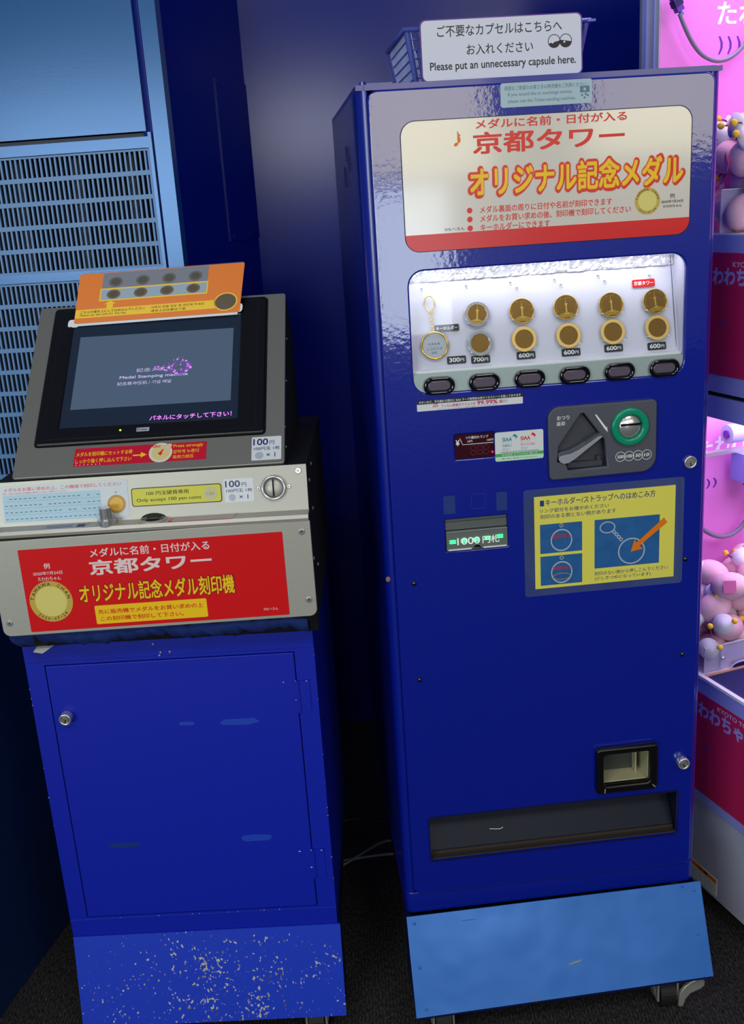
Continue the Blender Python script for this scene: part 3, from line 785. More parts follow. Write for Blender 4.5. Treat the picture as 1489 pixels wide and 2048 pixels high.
for (x0, x1, z0, z1, k) in ((.2126, .2707, .7764, .8180, 0), (.2126, .2707, .7300, .7722, 1), (.2882, .3792, .7480, .8180, 2)):
    q = Bag(FD); q.plate(rr(x0, x1, z0, z1, .0003), .0011, .0014, m_photo); ph = q.build('photo_print', lm)
    q = Bag(FD)
    if k < 2:
        cx, cz = .2420, z0+.0175; q.plate([circ(cx, cz, .0150, 30, .0160), circ(cx, cz, .0134, 28, .0140)], .0014, .0017, m_sil); q.plate([circ(cx, cz+.021, .0028, 10), circ(cx, cz+.021, .0018, 10)], .0014, .0017, m_sil)
        if k == 1: q.plate([circ(cx, cz-.006, .0125, 26, .0050), circ(cx, cz-.006, .0115, 26, .0040)], .0017, .0019, mat('copper_ring_print', (190, 130, 80), .5))
        q.text('刻印なし' if k == 0 else '刻印あり', cx-.0125, cx+.0145, z0+.0200+(.0015 if k else 0), z0+.0265, .0020, m_redt, bold=.01)
    else:
        q.plate([circ(.3400, .7690, .0190, 36), circ(.3400, .7690, .0172, 34)], .0014, .0017, m_sil); q.plate([circ(.3060, .8060, .0110, 24, .0085), circ(.3060, .8060, .0095, 24, .0070)], .0014, .0017, m_sil)
        for j in range(4): q.plate([circ(.3155+.0032*j, .7985-.0038*j, .0028, 10), circ(.3155+.0032*j, .7985-.0038*j, .0015, 10)], .0014, .0017, m_sil)
        q.plate([(.3385, .7680), (.3440, .7850), (.3470, .7805), (.3850, .8130), (.3895, .8060), (.3510, .7755), (.3560, .7710)], .0017, .0021, m_orange)
    q.build('picture_detail', ph)
# --- locks & screws
def lock(parent, F, x, z, r=.0085, h=.010, m=None):
    q = Bag(F); q.plate([circ(x, z, r, 28), circ(x, z, r*.66, 24)], 0, h, m_chrome, bevel=.0012); o = q.build('cylinder_lock', parent)
    q = Bag(F); q.plate(circ(x, z, r*.66, 24), 0, h*.8, m_steeld); q.plate([circ(x, z, r*.48, 20), circ(x, z, r*.30, 16)], h*.8, h, m_chrome); q.plate(rr(x-.0008, x+.0008, z-r*.5, z-r*.1, .0003), h*.8, h*1.02, m_blk); q.build('keyway', o)
    return o


lock(vm, FD, .4199, .8879, .0088, .004); lock(vm, FD, .4205, .4325, .0090, .011)
for x, z in ((.0376, .7501), (.0381, .6059), (.4175, .7490), (.4171, .6046)):
    q = Bag(); q.ball((x, -.0045, z), .0036, m_gblack, 12, (1, .7, 1)); q.build('dome_screw', vm)
# --- scratches on door edge
b = Bag(); b.ball((.0035, .0055, .7560), .0035, mat('bare_primer', (150, 110, 90), .8), 8, (1, .3, 1.2)); b.build('paint_chip', vm)
# --- skirt
b = Bag()
kt = .35; kl = .150; ky, kz = -kl*math.sin(kt), ZB-kl*math.cos(kt)
FK = FR((0, -.001, ZB), kt)
b.plate([(-.001, -.001), (0, -.1512), (.4625, -.1437), (.4575, .001)], -.0015, .0015, m_kick, bevel=.0005, F=FK)
b.profile_x([(.0005, ZB-.001), (ky+.001, kz+.001), (ky+.02, kz+.001), (.04, kz+.012), (.06, ZB-.001)], .0, .0015, m_navy)
b.profile_x([(.0005, ZB-.001), (ky+.001, kz+.001), (ky+.02, kz+.001), (.04, kz+.012), (.06, ZB-.001)], W_-.0005, W_+.001, m_navy)
b.poly([(.001, ky-.0005, kz-.0005), (.4615, ky+.002, kz+.0065), (.4615, ky+.03, kz+.0065), (.001, ky+.03, kz-.0005), (.001, ky-.0005, kz-.006), (.4615, ky+.002, kz+.001), (.4615, ky+.03, kz+.001), (.001, ky+.03, kz-.006)], [(0, 1, 2, 3), (7, 6, 5, 4), (0, 4, 5, 1), (1, 5, 6, 2), (2, 6, 7, 3), (3, 7, 4, 0)], m_navy)
sk = b.build('skirt_plate', vm, 'lighter blue sloping skirt plate')
for x, v in ((.010, -.012), (.012, -.078), (.016, -.14), (W_-.004, -.012), (W_-.006, -.078), (W_-.004, -.142), (W_-.022, -.004)):
    q = Bag(); p = FK @ Vector((x, v, .0013)); q.ball(p, .0028, m_kick, 10, (1, .5, 1)); q.build('rivet', sk)
b = Bag(FK); b.plate([(.238, -.0990), (.250, -.0955), (.262, -.0940), (.256, -.0975), (.242, -.1000)], .0014, .0018, mat('bare_grey_scrape', (150, 150, 150), .5)); b.plate(rr(.082, .104, -.0160, -.0155, .0002), .0014, .0017, m_blk)
b.plate([(.182, -.148), (.184, -.140), (.186, -.148)], .0014, .0018, mat('bare_brown_scrape', (130, 110, 100), .6)); b.build('scratches', sk)
b = Bag(); b.box(.012, W_-.012, .065, .46, .085, ZB, m_navy); b.box(.02, W_-.02, -.030, .07, .0795, .084, m_navy); b.build('base_frame', vm)


def caster(parent, x, y, h, lever=1):
    c = Bag(); c.cyl((x, y, h-.003), .022, .006, 'z', m_chromer, 24)
    c.box(x-.017, x-.014, y-.02, y+.022, .018, h-.004, m_chromer); c.box(x+.014, x+.017, y-.02, y+.022, .018, h-.004, m_chromer); c.box(x-.017, x+.017, y-.012, y+.014, h-.012, h-.004, m_chromer)
    o = c.build('caster', parent)
    q = Bag(); q.cyl((x, y, .0262), .026, .024, 'x', m_rubber, 28); q.cyl((x, y, .0262), .010, .036, 'x', m_chrome, 12); q.build('wheel', o)
    if lever:
        q = Bag(FR((0, 0, 0)))
        q.plate([(x+.014, .012), (x+.022, .010), (x+.026, .024), (x+.034, .034), (x+.050, .040), (x+.056, .046), (x+.056, .054), (x+.046, .060), (x+.034, .056), (x+.024, .048), (x+.016, .036)], .022-y, .028-y, m_chromer, bevel=.0015)
        q.build('brake_pedal', o)


caster(vm, .402, -.004, .080); caster(vm, .045, -.004, .080, 0); caster(vm, .405, .42, .085, 0); caster(vm, .045, .42, .085, 0)

# --- things on top of the machine: basket with sign
bk = empty('capsule_basket', VM @ Vector((.19, .13, ZT)), VY, 'translucent blue plastic basket for empty capsules on top of the vending machine', 'basket')
x0, x1, y0, y1, h = -.118, .108, -.068, .11, .066
def ringpts(e, z): return [(x0-e, y0-e, z), (x1+e, y0-e, z), (x1+e, y1+e, z), (x0-e, y1+e, z)]
b = Bag(); lo_, hi_ = ringpts(-.012, .001), ringpts(0, h)
b.box(x0+.012, x1-.012, y0+.012, y1-.012, .0, .002, m_basket); b.build('basket_floor', bk)
for k in range(4):
    q = Bag(); n = 6
    A0, A1, B0, B1 = Vector(lo_[k]), Vector(lo_[(k+1) % 4]), Vector(hi_[k]), Vector(hi_[(k+1) % 4])
    for j in range(n+1):
        t = j/n; a = A0.lerp(B0, t); c = A1.lerp(B1, t); q.tube([a, c], .0013, m_basket, res=1)
    for i in range(int((A1-A0).length/.0045)+1):
        t = i/(int((A1-A0).length/.0045)); q.tube([A0.lerp(A1, t), B0.lerp(B1, t)], .0007, m_basketd if i % 2 else m_basket, res=0)
    q.build('lattice_side', bk)
for k in range(4):
    q = Bag(); q.tube([lo_[k], hi_[k]], .0035, m_basket); q.build('corner_post', bk)
b = Bag(); b.tube([(p[0], p[1], p[2]) for p in ringpts(.003, h)], .003, m_basket, cyclic=True); b.box(x1, x1+.010, y0-.006, y1, h-.002, h+.001, m_basket); b.build('basket_rim', bk)
sg = empty('capsule_sign', VM @ Vector((.185, .042, ZT+.0005)), VY, 'white rounded sign about unneeded capsules, leaning on the basket front', 'sign')
FS = FR((0, 0, 0), .04)
sgx0, sgx1, sgz0, sgz1 = -.0975, .1005, .0035, .0715
b = Bag(FS); b.plate(rr(sgx0-.0015, sgx1+.0018, sgz0-.001, sgz1+.0015, .007), -.004, -.0002, m_purple); b.build('backing', sg, 'purple edge board')
b = Bag(FS); b.plate(rr(sgx0, sgx1, sgz0, sgz1, .0065), -.0002, .0008, mat('sign_white', (214, 216, 232), .35)); sb = b.build('sign_face', sg)
b = Bag(FS); L = .0012
b.text('ご不要なカプセルはこちらへ', -.078, .0765, .0525, .0655, L, m_blk, bold=.004); b.text('お入れください', -.0425, .0400, .0310, .0430, L, m_blk, bold=.004); b.text('Please put an unnecessary capsule here.', -.0885, .0935, .0125, .0245, L, m_blk, bold=.012)
for cx in (.0665, .0810):
    b.plate([circ(cx, .0415, .0078, 28), circ(cx, .0415, .0071, 28)], .0008, L, m_blk)
    b.plate(arc(cx, .0415, .0072, PI*1.12, PI*2.02, 12) if cx < .07 else arc(cx, .0415, .0072, PI*.95, PI*1.95, 12), .0008, L, m_blk)
    b.plate(circ(cx-.0018, .0400, .0012, 8), L, L+.0002, m_white)
b.build('lettering', sb)
# loose bolt on the cabinet top's left corner
b = Bag(); b.cyl((.010, .012, ZT+.002), .004, .004, 'z', m_gloss_in, 10); b.box(.014, .045, .010, .014, ZT, ZT+.0025, m_gloss_in); b.build('top_hinge_pin', vm)

# ================================================================== MEDAL STAMPING MACHINE (left)
SY = -.021
SO = Vector((-.499, 1.304, 0))
sm = empty('stamping_machine', SO, SY, 'medal stamping machine with tilted touch screen and steel console on a chipped blue stand', 'stamping machine')
SM = loc_matrix(*SO, SY)
WS = .406; ZC = .689; ZK = .2045
# cabinet
b = Bag()
b.box(0, .0015, .001, .38, ZK, ZC, m_cab); b.box(WS-.0015, WS, .001, .38, ZK, ZC, m_cab); b.box(0, WS, .378, .38, ZK, ZC, m_cab); b.box(0, WS, .001, .38, ZC-.002, ZC, m_cab); b.box(0, WS, .001, .38, ZK, ZK+.002, m_cab)
F0s = FR((0, 0, 0))
b.plate([rr(0, WS, ZK, ZC, .001), rr(.0262, .3782, .2370, .6575, .0004)], -.0015, .0, m_cab)
cb = b.build('cabinet', sm)
b = Bag(F0s); b.plate(rr(0, WS, .6625, ZC, .0006), 0, .0012, m_cab, bevel=.0005); b.build('frame_rail', cb)
b = Bag(F0s); b.plate(rr(0, WS, ZK, .2335, .0006), 0, .0006, m_cab, bevel=.0003); b.build('frame_rail', cb)
b = Bag(F0s); b.plate(rr(.0282, .3770, .2392, .6562, .0008), -.006, .0022, m_cab, bevel=.0008); b.box(.02, .385, .008, .01, .23, .665, m_dark); dr = b.build('cabinet_door', sm)
FDs = FR((0, -.0022, 0))
lock(dr, FDs, .0479, .5785, .0088, .013)
for zc, d in ((.5885, .0245), (.3120, .0245)):
    q = Bag(); q.box(.3765, .3805, -.0045, .0, zc-d, zc+d, m_cab)
    q.box(.3600, .3765, -.0032, -.0020, zc-d, zc+d, m_cab); q.box(.3805, .3955, -.0018, -.0005, zc-d, zc+d, m_cab)
    hg = q.build('hinge', cb)
    q = Bag()
    for (x, z) in ((.3595, zc+d), (.3765, zc+d+.001), (.392, zc+d), (.375, zc-.004)): q.ball((x, -.0042, z), random.uniform(.0006, .0011), m_whites, 6, (random.uniform(.8, 2.2), .4, .8))
    q.build('paint_flakes', hg)
def blob(x0, x1, z0, z1, n=22, j=.18):
    cx, cz = (x0+x1)/2, (z0+z1)/2
    return [(cx+(x1-x0)/2*math.copysign(abs(math.cos(a))**.6, math.cos(a))*(1+random.uniform(-j, j)), cz+(z1-z0)/2*math.copysign(abs(math.sin(a))**.6, math.sin(a))*(1+random.uniform(-j, j))) for a in [2*PI*i/n for i in range(n)]]


for bl, mm in ((blob(.2637, .3170, .5500, .5600), m_scuff), (blob(.2050, .2270, .5530, .5590), m_scuff), (blob(.275, .320, .3570, .3680, 16, .05), m_scuff), (blob(.078, .124, .3580, .3660, 16, .05), m_mark)):
    b = Bag(FDs); b.plate(bl, 0, .0002, mm); b.build('touch_up_patch', dr)
b = Bag()
for k in range(44):
    s = random.random()
    if s < .45: p = (random.uniform(.01, .40), -.0016, ZC-.0008)
    elif s < .7: p = (random.uniform(.06, .35), -.0012, .2345)
    elif s < .85: p = (.4055, -.0005, random.uniform(.25, .68))
    else: p = (.0005, -.0005, random.uniform(.25, .68))
    b.ball(p, random.uniform(.0004, .0010), mat('chip', (170, 166, 165), .8) if k == 0 else b.mats[0], 6, (1.4, .5, .8))
for (x, z) in ((.192, .668), (.205, .668), (.19, .6635), (.183, .681)): b.ball((x, -.0015, z), .0016, b.mats[0], 6, (1, .4, 1))
b.build('paint_chips', cb, 'small bare paint chips', kind='stuff')
# kick plate
kt2 = .15; kl2 = .152
FK2 = FR((0, -.002, ZK), kt2)
b = Bag(); b.plate(rr(.001, WS+.004, -kl2, 0, .0006), -.0015, .0015, m_chip, F=FK2); ky2, kz2 = -.002-kl2*math.sin(kt2), ZK-kl2*math.cos(kt2)
for xx in (.0, WS-.001): b.profile_x([(.0, ZK), (ky2+.001, kz2), (.05, kz2), (.05, ZK)], xx+.002, xx+.0035, m_navy)
b.build('kick_plate', sm, 'kick plate with heavily chipped paint')
b = Bag(); b.box(.01, WS-.01, .05, .37, .07, ZK, m_navy); b.build('base_frame', sm)
for x, y in ((.045, .01), (WS-.045, .01), (.045, .33), (WS-.045, .33)): caster(sm, x, y, .07, 0)
# padding strip between cabinet and console
b = Bag(); n = 50; V = []; Fc = []
for i in range(n+1):
    x = .005+.40*i/n
    for j, (y, z) in enumerate(((-.045, .733), (-.050, .722), (-.040, .708), (-.018, .698), (-.004, .6905), (.02, .690))):
        V.append((x, y+random.uniform(-.003, .003), z+random.uniform(-.004, .004)*(j not in (4, 5))+(.004*math.sin(x*40))*(j in (1, 2))))
for i in range(n):
    for j in range(5): a = i*6+j; Fc.append((a, a+6, a+7, a+1))
b.poly(V, Fc, m_cloth); b.build('padding_strip', sm, smooth=True)
b = Bag(); b.poly([(.026, -.030, .6915), (.040, -.034, .6905), (.052, -.020, .6955), (.056, -.006, .701), (.044, -.008, .7), (.030, -.014, .6975)], [(0, 1, 2, 3, 4, 5)], m_tape); b.build('torn_tape', sm)
# console body
cx0, cx1 = .012, .4185
b = Bag()
b.profile_x([(-.054, .736), (-.054, .870), (-.031, .870), (-.0195, .929), (.30, .929), (.30, .71), (.0, .71), (.0, .692), (-.03, .70)], cx0+.001, cx1-.001, m_blackm)
cs = b.build('console_body', sm)
RL = .0125
FPp = FR((0, -.055, 0), 0, RL, .2)
FPp = Matrix.Translation((0, 0, 0)) @ FR((0, -.055, 0)) @ Matrix(((1, 0, 0, 0), (RL, 1, 0, -RL*.2), (0, 0, 1, 0), (0, 0, 0, 1)))
b = Bag(FPp); b.plate(rr(.0020, .4200, .7300, .8625, .010, 5, (1, 1, .3, .3)), -.001, .0022, m_steel, bevel=.0008); fp = b.build('front_plate', sm, 'brushed steel front plate')
rs_ = sticker('title_sticker', fp, FR((0, -.0572, 0)) @ Matrix(((1, 0, 0, 0), (RL, 1, 0, -RL*.2), (0, 0, 1, 0), (0, 0, 0, 1))), rr(.0395, .3833, .7345, .8493, .0015), m_red, .0005, 'red title sticker of the stamping machine')
FT = FR((0, -.0577, 0)) @ Matrix(((1, 0, 0, 0), (RL, 1, 0, -RL*.2), (0, 0, 1, 0), (0, 0, 0, 1)))
b = Bag(FT); L = .0003
m_pinkw = mat('pinkish_white_print', (240, 214, 216), .4)
b.text('メダルに名前・日付が入る', .1322, .2880, .8325, .8445, L, m_pinkw, bold=.02); b.text('京都タワー', .1290, .2890, .8080, .8290, L, m_pinkw, bold=.035)
b.text('オリジナル記念メダル刻印機', .1095, .3165, .7690, .7985, L+.0002, mat('dark_red_outline', (150, 14, 18), .4), bold=.06, res=2); b.text('オリジナル記念メダル刻印機', .1110, .3150, .7705, .7970, L+.0006, m_yel, bold=.025)
b.plate(rr(.1280, .2760, .7395, .7655, .002), 0, .0002, m_yel); b.text('先に販売機でメダルをお買い求めの上', .1320, .2710, .7535, .7600, L+.0002, m_redt, bold=.015); b.text('この刻印機で刻印して下さい。', .1340, .2440, .7435, .7500, L+.0002, m_redt, bold=.015)
b.text('例', .0700, .0780, .8215, .8290, L, m_pinkw, bold=.02); b.text('2020年7月24日', .0545, .0930, .8130, .8180, L, m_pinkw, bold=.015); b.text('たわわちゃん', .0600, .0900, .8050, .8105, L, m_pinkw, bold=.015)
b.text('©もへろん', .3500, .3690, .7425, .7465, L, m_pinkw)
b.build('lettering', rs_)
b = Bag(FT); medal_print(b, .0725, .7760, .0285, .0003, '2020・07・24'); b.build('medal_picture', rs_)
def dome_screw(parent, F, x, z, r=.0042, m=m_chrome):
    q = Bag(F); q.plate(circ(x, z, r, 16), 0, .0015, m, bevel=.0007); q.plate(rr(x-r*.5, x+r*.5, z-.0003, z+.0003, .0001), .0015, .0017, m_blk); q.plate(rr(x-.0003, x+.0003, z-r*.5, z+r*.5, .0001), .0015, .0017, m_blk); return q.build('dome_screw', parent)


FPs = FR((0, -.0572, 0)) @ Matrix(((1, 0, 0, 0), (RL, 1, 0, -RL*.2), (0, 0, 1, 0), (0, 0, 0, 1)))
for x, z in ((.4085, .8475), (.4105, .7535), (.0126, .7490)): dome_screw(fp, FPs, x, z)
# rolled steel ledge plate
b = Bag(); b.profile_x([(-.0575, .8640), (-.0585, .8680), (-.0560, .8722), (-.032, .8722), (-.031, .8705), (-.052, .8700), (-.0545, .8640)], .008, cx1, m_steel)
lg = b.build('ledge_plate', sm, 'steel ledge with knob and medal recess')
kn = Bag(); kn.cyl((.1570, -.047, .8755), .0115, .007, 'z', m_chrome, 32); kn.cyl((.1570, -.047, .8855), .0070, .018, 'z', m_chrome, 24)
for k in range(24): kn.box(-.0003, .0003, .0068, .0073, .877, .894, m_steeld, F=Matrix.Translation((.1570, -.047, 0)) @ Matrix.Rotation(2*PI*k/24, 4, 'Z'))
kn.build('knob', lg)
b = Bag(TOP); b.plate([circ(.2150, -.0405, .0185, 32, .0150), circ(.2150, -.0395, .0150, 28, .0118)], .8722, .8736, m_steel); b.plate(circ(.2150, -.0395, .0150, 28, .0118), .8722, .8725, m_gblack); b.plate([circ(.2150, -.040, .0135, 28, .0100), circ(.2150, -.040, .0095, 24, .0070)], .8724, .8728, m_steeld); b.build('medal_recess', lg)
b = Bag(TOP); b.plate([(.2370, -.0555), (.3200, -.0540), (.3250, -.0345), (.2420, -.0400)], .8722, .8727, mat('pale_label', (196, 188, 180), .5)); b.box(.2370, .2420, -.056, -.0395, .8727, .8729, m_red); b.box(.2375, .3205, -.0560, -.0545, .8727, .8729, m_red); b.build('ledge_label', lg)
b = Bag(TOP); b.plate([(.0680, -.0560), (.1250, -.0545), (.1330, -.0370), (.0745, -.0390)], .8722, .8726, mat('grey_label', (170, 172, 186), .5)); b.box(.118, .128, -.052, -.041, .8726, .8728, m_navy)
for k in range(2): b.box(.078, .112, -.050+.005*k, -.0485+.005*k, .8726, .8727, m_bluet)
b.build('ledge_label', lg)
# upper panel with the coin slot
FU = FR((0, -.031, .871), .2)
arch = arc(.2140, .0, .0150, PI, 0, 12)
b = Bag(FU); b.plate([.5 and [(.0110, .0), (.199, .0)]+[(p[0], p[1]*.45) for p in arc(.2150, 0, .0170, PI, 0, 10)]+[(.2320, .0), (.4180, .0), (.4180, .0600), (.0125, .0590)]], -.001, .0018, m_steel, bevel=.0004)
up = b.build('coin_plate', sm, 'brushed steel coin slot plate')
FU1 = FU @ Matrix.Translation((0, 0, .0018))
st = sticker('usage_sticker', up, FU1, rr(.0170, .1838, .0045, .0540, .0015), mat('usage_sticker_white', (206, 214, 222), .35), .0004)
b = Bag(FU1); L = .0006
b.text('メダルをお買い求めの上、この機械で刻印してください', .0215, .1760, .0462, .0512, L, m_redt, bold=.008)
b.plate(rr(.0200, .1480, .0070, .0420, .0005), .0004, .0005, mat('pale_blue_table', (176, 206, 226), .4))
for r_ in range(4):
    z = .0360-.0088*r_
    for c_ in range(20):
        if random.random() < .85: b.plate(rr(.0215+.0064*c_, .0250+.0064*c_, z, z+.0012, .0001, 1), .0005, L, m_teal)
    b.plate(rr(.0200, .1480, z-.0030, z-.0028, .00005, 1), .0005, .00055, m_teal)
for c_ in range(20): b.plate(rr(.0200+.0064*c_, .0202+.0064*c_, .007, .042, .00005, 1), .0005, .00055, m_sil)
b.text('日付・名前の刻印方法は画面の案内にしたがって操作してください', .0200, .1050, .0430, .0448, L, m_redt, res=1)
b.plate([circ(.1680, .0225, .0120, 30), circ(.1680, .0225, .0088, 28)], .0004, L, mat('gold_print_rim', (190, 140, 50), .4)); b.plate(circ(.1680, .0225, .0088, 28), .0004, L, mat('gold_print', (228, 178, 60), .4)); b.text('例', .1665, .1695, .0365, .0390, L, m_redt)
b.build('lettering', st)
st = sticker('coin_notice', up, FU1, rr(.1881, .3063, .0172, .0415, .0035), mat('notice_edge', (40, 40, 30), .4), .0004, 'lime coin notice with dark edge')
b = Bag(FU1); b.plate(rr(.1893, .3051, .0184, .0403, .0028), .0004, .0006, m_lime); b.text('100 円玉硬貨専用', .2080, .2630, .0310, .0365, .0008, m_blk, bold=.008); b.text('Only accept 100 yen coins', .1945, .2790, .0220, .0275, .0008, m_blk, bold=.008)
b.plate(circ(.2915, .0290, .0090, 26), .0006, .0008, mat('coin_print', (198, 194, 150), .4)); b.text('100', .2868, .2962, .0265, .0310, .0010, mat('coin_print_dark', (160, 158, 120), .5)); b.build('lettering', st)


def hundred(parent, F, x0, y0, w_, h_):
    s = sticker('price_sticker', parent, F, rr(x0, x0+w_, y0, y0+h_, .0015), m_whites, .0004)
    q = Bag(F); q.text('100', x0+w_*.05, x0+w_*.55, y0+h_*.64, y0+h_*.92, .0006, mat('indigo_print', (40, 40, 120), .4), bold=.02); q.text('円', x0+w_*.60, x0+w_*.76, y0+h_*.64, y0+h_*.82, .0006, m_bluet)
    q.text('100円玉 1枚', x0+w_*.07, x0+w_*.95, y0+h_*.42, y0+h_*.57, .0006, m_bluet, bold=.008)
    q.plate(circ(x0+w_*.26, y0+h_*.20, h_*.15, 22), .0004, .0006, m_sil); q.text('× 1', x0+w_*.50, x0+w_*.80, y0+h_*.12, y0+h_*.30, .0006, m_bluet, bold=.01); q.build('lettering', s)


hundred(up, FU1, .3094, .0158, .0388, .0305)
q = Bag(FU1); q.plate([circ(.3742, .0315, .0165, 36), circ(.3742, .0315, .0125, 32)], 0, .0060, m_chrome, bevel=.0018); co = q.build('coin_ring', up)
q = Bag(FU1); q.ball((.3742, .0315, 0), .0126, m_steel, 24, (1, 1, .4), F=FU1); q.build('coin_dome', co)
q = Bag(FU1); q.plate(rr(.3742-.0010, .3742+.0010, .0205, .0425, .0005), .002, .0056, m_gblack); q.build('coin_slot', co)
for x, z in ((.3545, .0315), (.3940, .0320), (.4074, .0517)): dome_screw(up, FU1, x, z, .0028 if x < .4 else .0042)
# screen housing
FH = FR((0, -.018, .932), .84)
b = Bag()
c_, s_ = math.cos(.84), math.sin(.84)
P0 = (-.018, .9300); P1 = (-.018+.295*s_, .932+.295*c_)
b.profile_x([P0, P1, (P1[0]+.012, P1[1]-.012), (P1[0]+.05, P1[1]-.06), (P1[0]+.05, .930)], .0345, .3900, m_blackm); hs = b.build('screen_housing', sm, 'black sided screen housing')
b = Bag(FH); b.plate([rr(.0335, .3905, -.001, .2955, .004), rr(.0560, .3650, .0465, .2900, .006)], -.002, .0025, m_steeld, bevel=.001); b.build('housing_face', hs, 'brushed steel surround of the screen')
b = Bag(FH); b.plate([rr(.0565, .3645, .0470, .2895, .006), rr(.0870, .3270, .0745, .2562, .0015)], -.001, .006, m_black, bevel=.0028); b.plate([rr(.068, .352, .0555, .2835, .003), rr(.0688, .3512, .0563, .2827, .003)], .0055, .0063, m_gblack); bz = b.build('screen_bezel', hs, 'black screen bezel')
b = Bag(FH); b.plate(rr(.0868, .3272, .0743, .2564, .0015), 0, .0035, m_screen); sc = b.build('touch_screen', hs, 'touch screen showing a grey picture')
b = Bag(FH); b.plate(rr(.0985, .3170, .1055, .2340, .0003), .0035, .0037, m_vid); b.build('video_picture', sc)
b = Bag(FH); b.text('記念メダル', .1840, .2340, .1640, .1705, .0040, m_glow_w); b.text('Medal Stamping machine', .1615, .2560, .1520, .1585, .0040, m_glow_w, bold=.01); b.text('纪念章冲压机 / 기념 메달', .1590, .2340, .1420, .1480, .0040, m_glow_w)
b.text('パネルにタッチして下さい！', .2084, .3190, .0790, .0870, .0040, m_glow_p, bold=.01)
b.build('screen_lettering', sc)
b = Bag(FH)
for k in range(150):
    a = random.random(); x = .205+.055*math.sqrt(a); hw = .016*(1-abs(2*a-1.0)) + .003; y = .1690+random.uniform(-hw, hw)
    s = random.uniform(.0004, .0014); b.plate(circ(x, y, s, 6), .0040, .0042, m_glow_s if k % 4 else m_glow_p)
b.build('sparkle_trail', sc, kind='stuff')
b = Bag(FH); b.plate(circ(.1712, .0645, .0015, 10), .006, .0064, m_led_y); b.build('power_lamp', hs)
b = Bag(FH); b.plate(rr(.1930, .2100, .0605, .0665, .0004), .006, .0065, m_sil); mk = b.build('maker_badge', hs)
b = Bag(FH); b.text('idec', .1975, .2085, .0620, .0650, .0067, m_blk, bold=.02); b.plate([rr(.1940, .1962, .0618, .0652, .0003), rr(.1945, .1957, .0623, .0647, .0002)], .0065, .0067, m_blk); b.build('lettering', mk)
FH1 = FH @ Matrix.Translation((0, 0, .0025))
st = sticker('push_sticker', hs, FH1, rr(.1128, .2875, .0120, .0405, .0008), mat('crimson_sticker', (206, 16, 52), .3), .0004, 'crimson press strongly sticker')
b = Bag(FH1); L = .0006
b.text('メダルを刻印機にセットする時', .1150, .1895, .0275, .0345, L, m_yel, bold=.02); b.text('しっかり強く押し込んで下さい', .1150, .1890, .0165, .0235, L, m_yel, bold=.02)
for k in range(7): b.plate(circ(.1165+.0052*k, .0140, .0007, 8), .0004, L, m_white)
b.plate([(.1905, .0255), (.1905, .0235), (.2010, .0235), (.2010, .0205), (.2090, .0248), (.2010, .0290), (.2010, .0255)], .0004, L, m_yel)
b.plate(circ(.2270, .0265, .0155, 32), .0004, L, mat('push_ring', (226, 220, 205), .4)); b.plate(circ(.2270, .0265, .0120, 28), L, L+.0002, mat('push_centre', (222, 206, 140), .4))
b.text('PUSH!', .2135, .2260, .0345, .0385, L+.0004, m_redt, bold=.03)
b.plate([(.2235, .0255), (.2270, .0215), (.2300, .0260), (.2280, .0262), (.2360, .0370), (.2340, .0380), (.2262, .0270)], L+.0002, L+.0004, m_redt)
b.plate([(.2290, .0330), (.2380, .0400), (.2420, .0380), (.2400, .0310), (.2350, .0290), (.2345, .0330), (.2310, .0300)], L+.0003, L+.0005, mat('hand_print', (232, 200, 170), .5))
b.text('Press strongly', .2435, .2830, .0320, .0380, L, m_yel, bold=.015); b.text('강하게 누른다', .2435, .2780, .0235, .0295, L, m_yel, bold=.015); b.text('我用力按压', .2435, .2710, .0155, .0210, L, m_yel, bold=.008)
b.build('lettering', st)
hundred(hs, FH1, .3472, .0050, .0390, .0370)
for x in (.0965, .1010, .3235, .3300, .2315): q = Bag(FH); q.ball((x, .0015, .002), .0022, m_black, 8); q.build('rim_screw', hs)
for y, z in ((.03, .97), (.10, 1.02), (.16, 1.07), (.02, .945)):
    q = Bag(); q.ball((.3902, y, z), .0018, m_chrome, 8, (.5, 1, 1)); q.build('side_screw', hs)
for y, z in ((.01, .90), (.03, .855), (-.02, .80), (.06, .91), (.04, .77)):
    q = Bag(); q.ball((cx1-.0005, y, z), .003, m_steeld, 8, (.6, 1, 1)); q.build('side_screw', cs)

# --- orange card leaning on top of the screen housing (a thing)
p = FH @ Vector((0, .258, .0075))
CDt = .45
cd = empty('instruction_card', SM @ Vector((.205, p.y, p.z)), SY, 'orange laminated card showing which medal side goes up, leaning on top of the screen', 'card')
FC = FR((0, 0, 0), CDt) @ Matrix(((1, .14, 0, 0), (.012, 1, 0, 0), (0, 0, 1, 0), (0, 0, 0, 1)))
b = Bag(FC); b.plate(rr(-.1175, .1205, .0, .0735, .0025), 0, .0012, m_orange); b.plate(rr(-.1120, .1190, .0728, .0748, .0004), 0, .0010, m_film); cdp = b.build('card_sheet', cd)
b = Bag(FC); L = .0015
b.plate(rr(-.1170, .0850, .0075, .0200, .0005), .0012, L, m_yel)
b.text('こちらの面を上にしてはめ込んでください', -.1100, -.0170, .0140, .0180, L+.0002, m_blk, bold=.01); b.text('Please set this side for the top.', -.1100, -.0430, .0092, .0130, L+.0002, m_blk)
b.text('이쪽의 면을 위로 해 세트해 주세요', -.0080, .0680, .0140, .0178, L+.0002, m_blk); b.text('请将上边设置这个面', -.0080, .0420, .0090, .0125, L+.0002, m_blk)
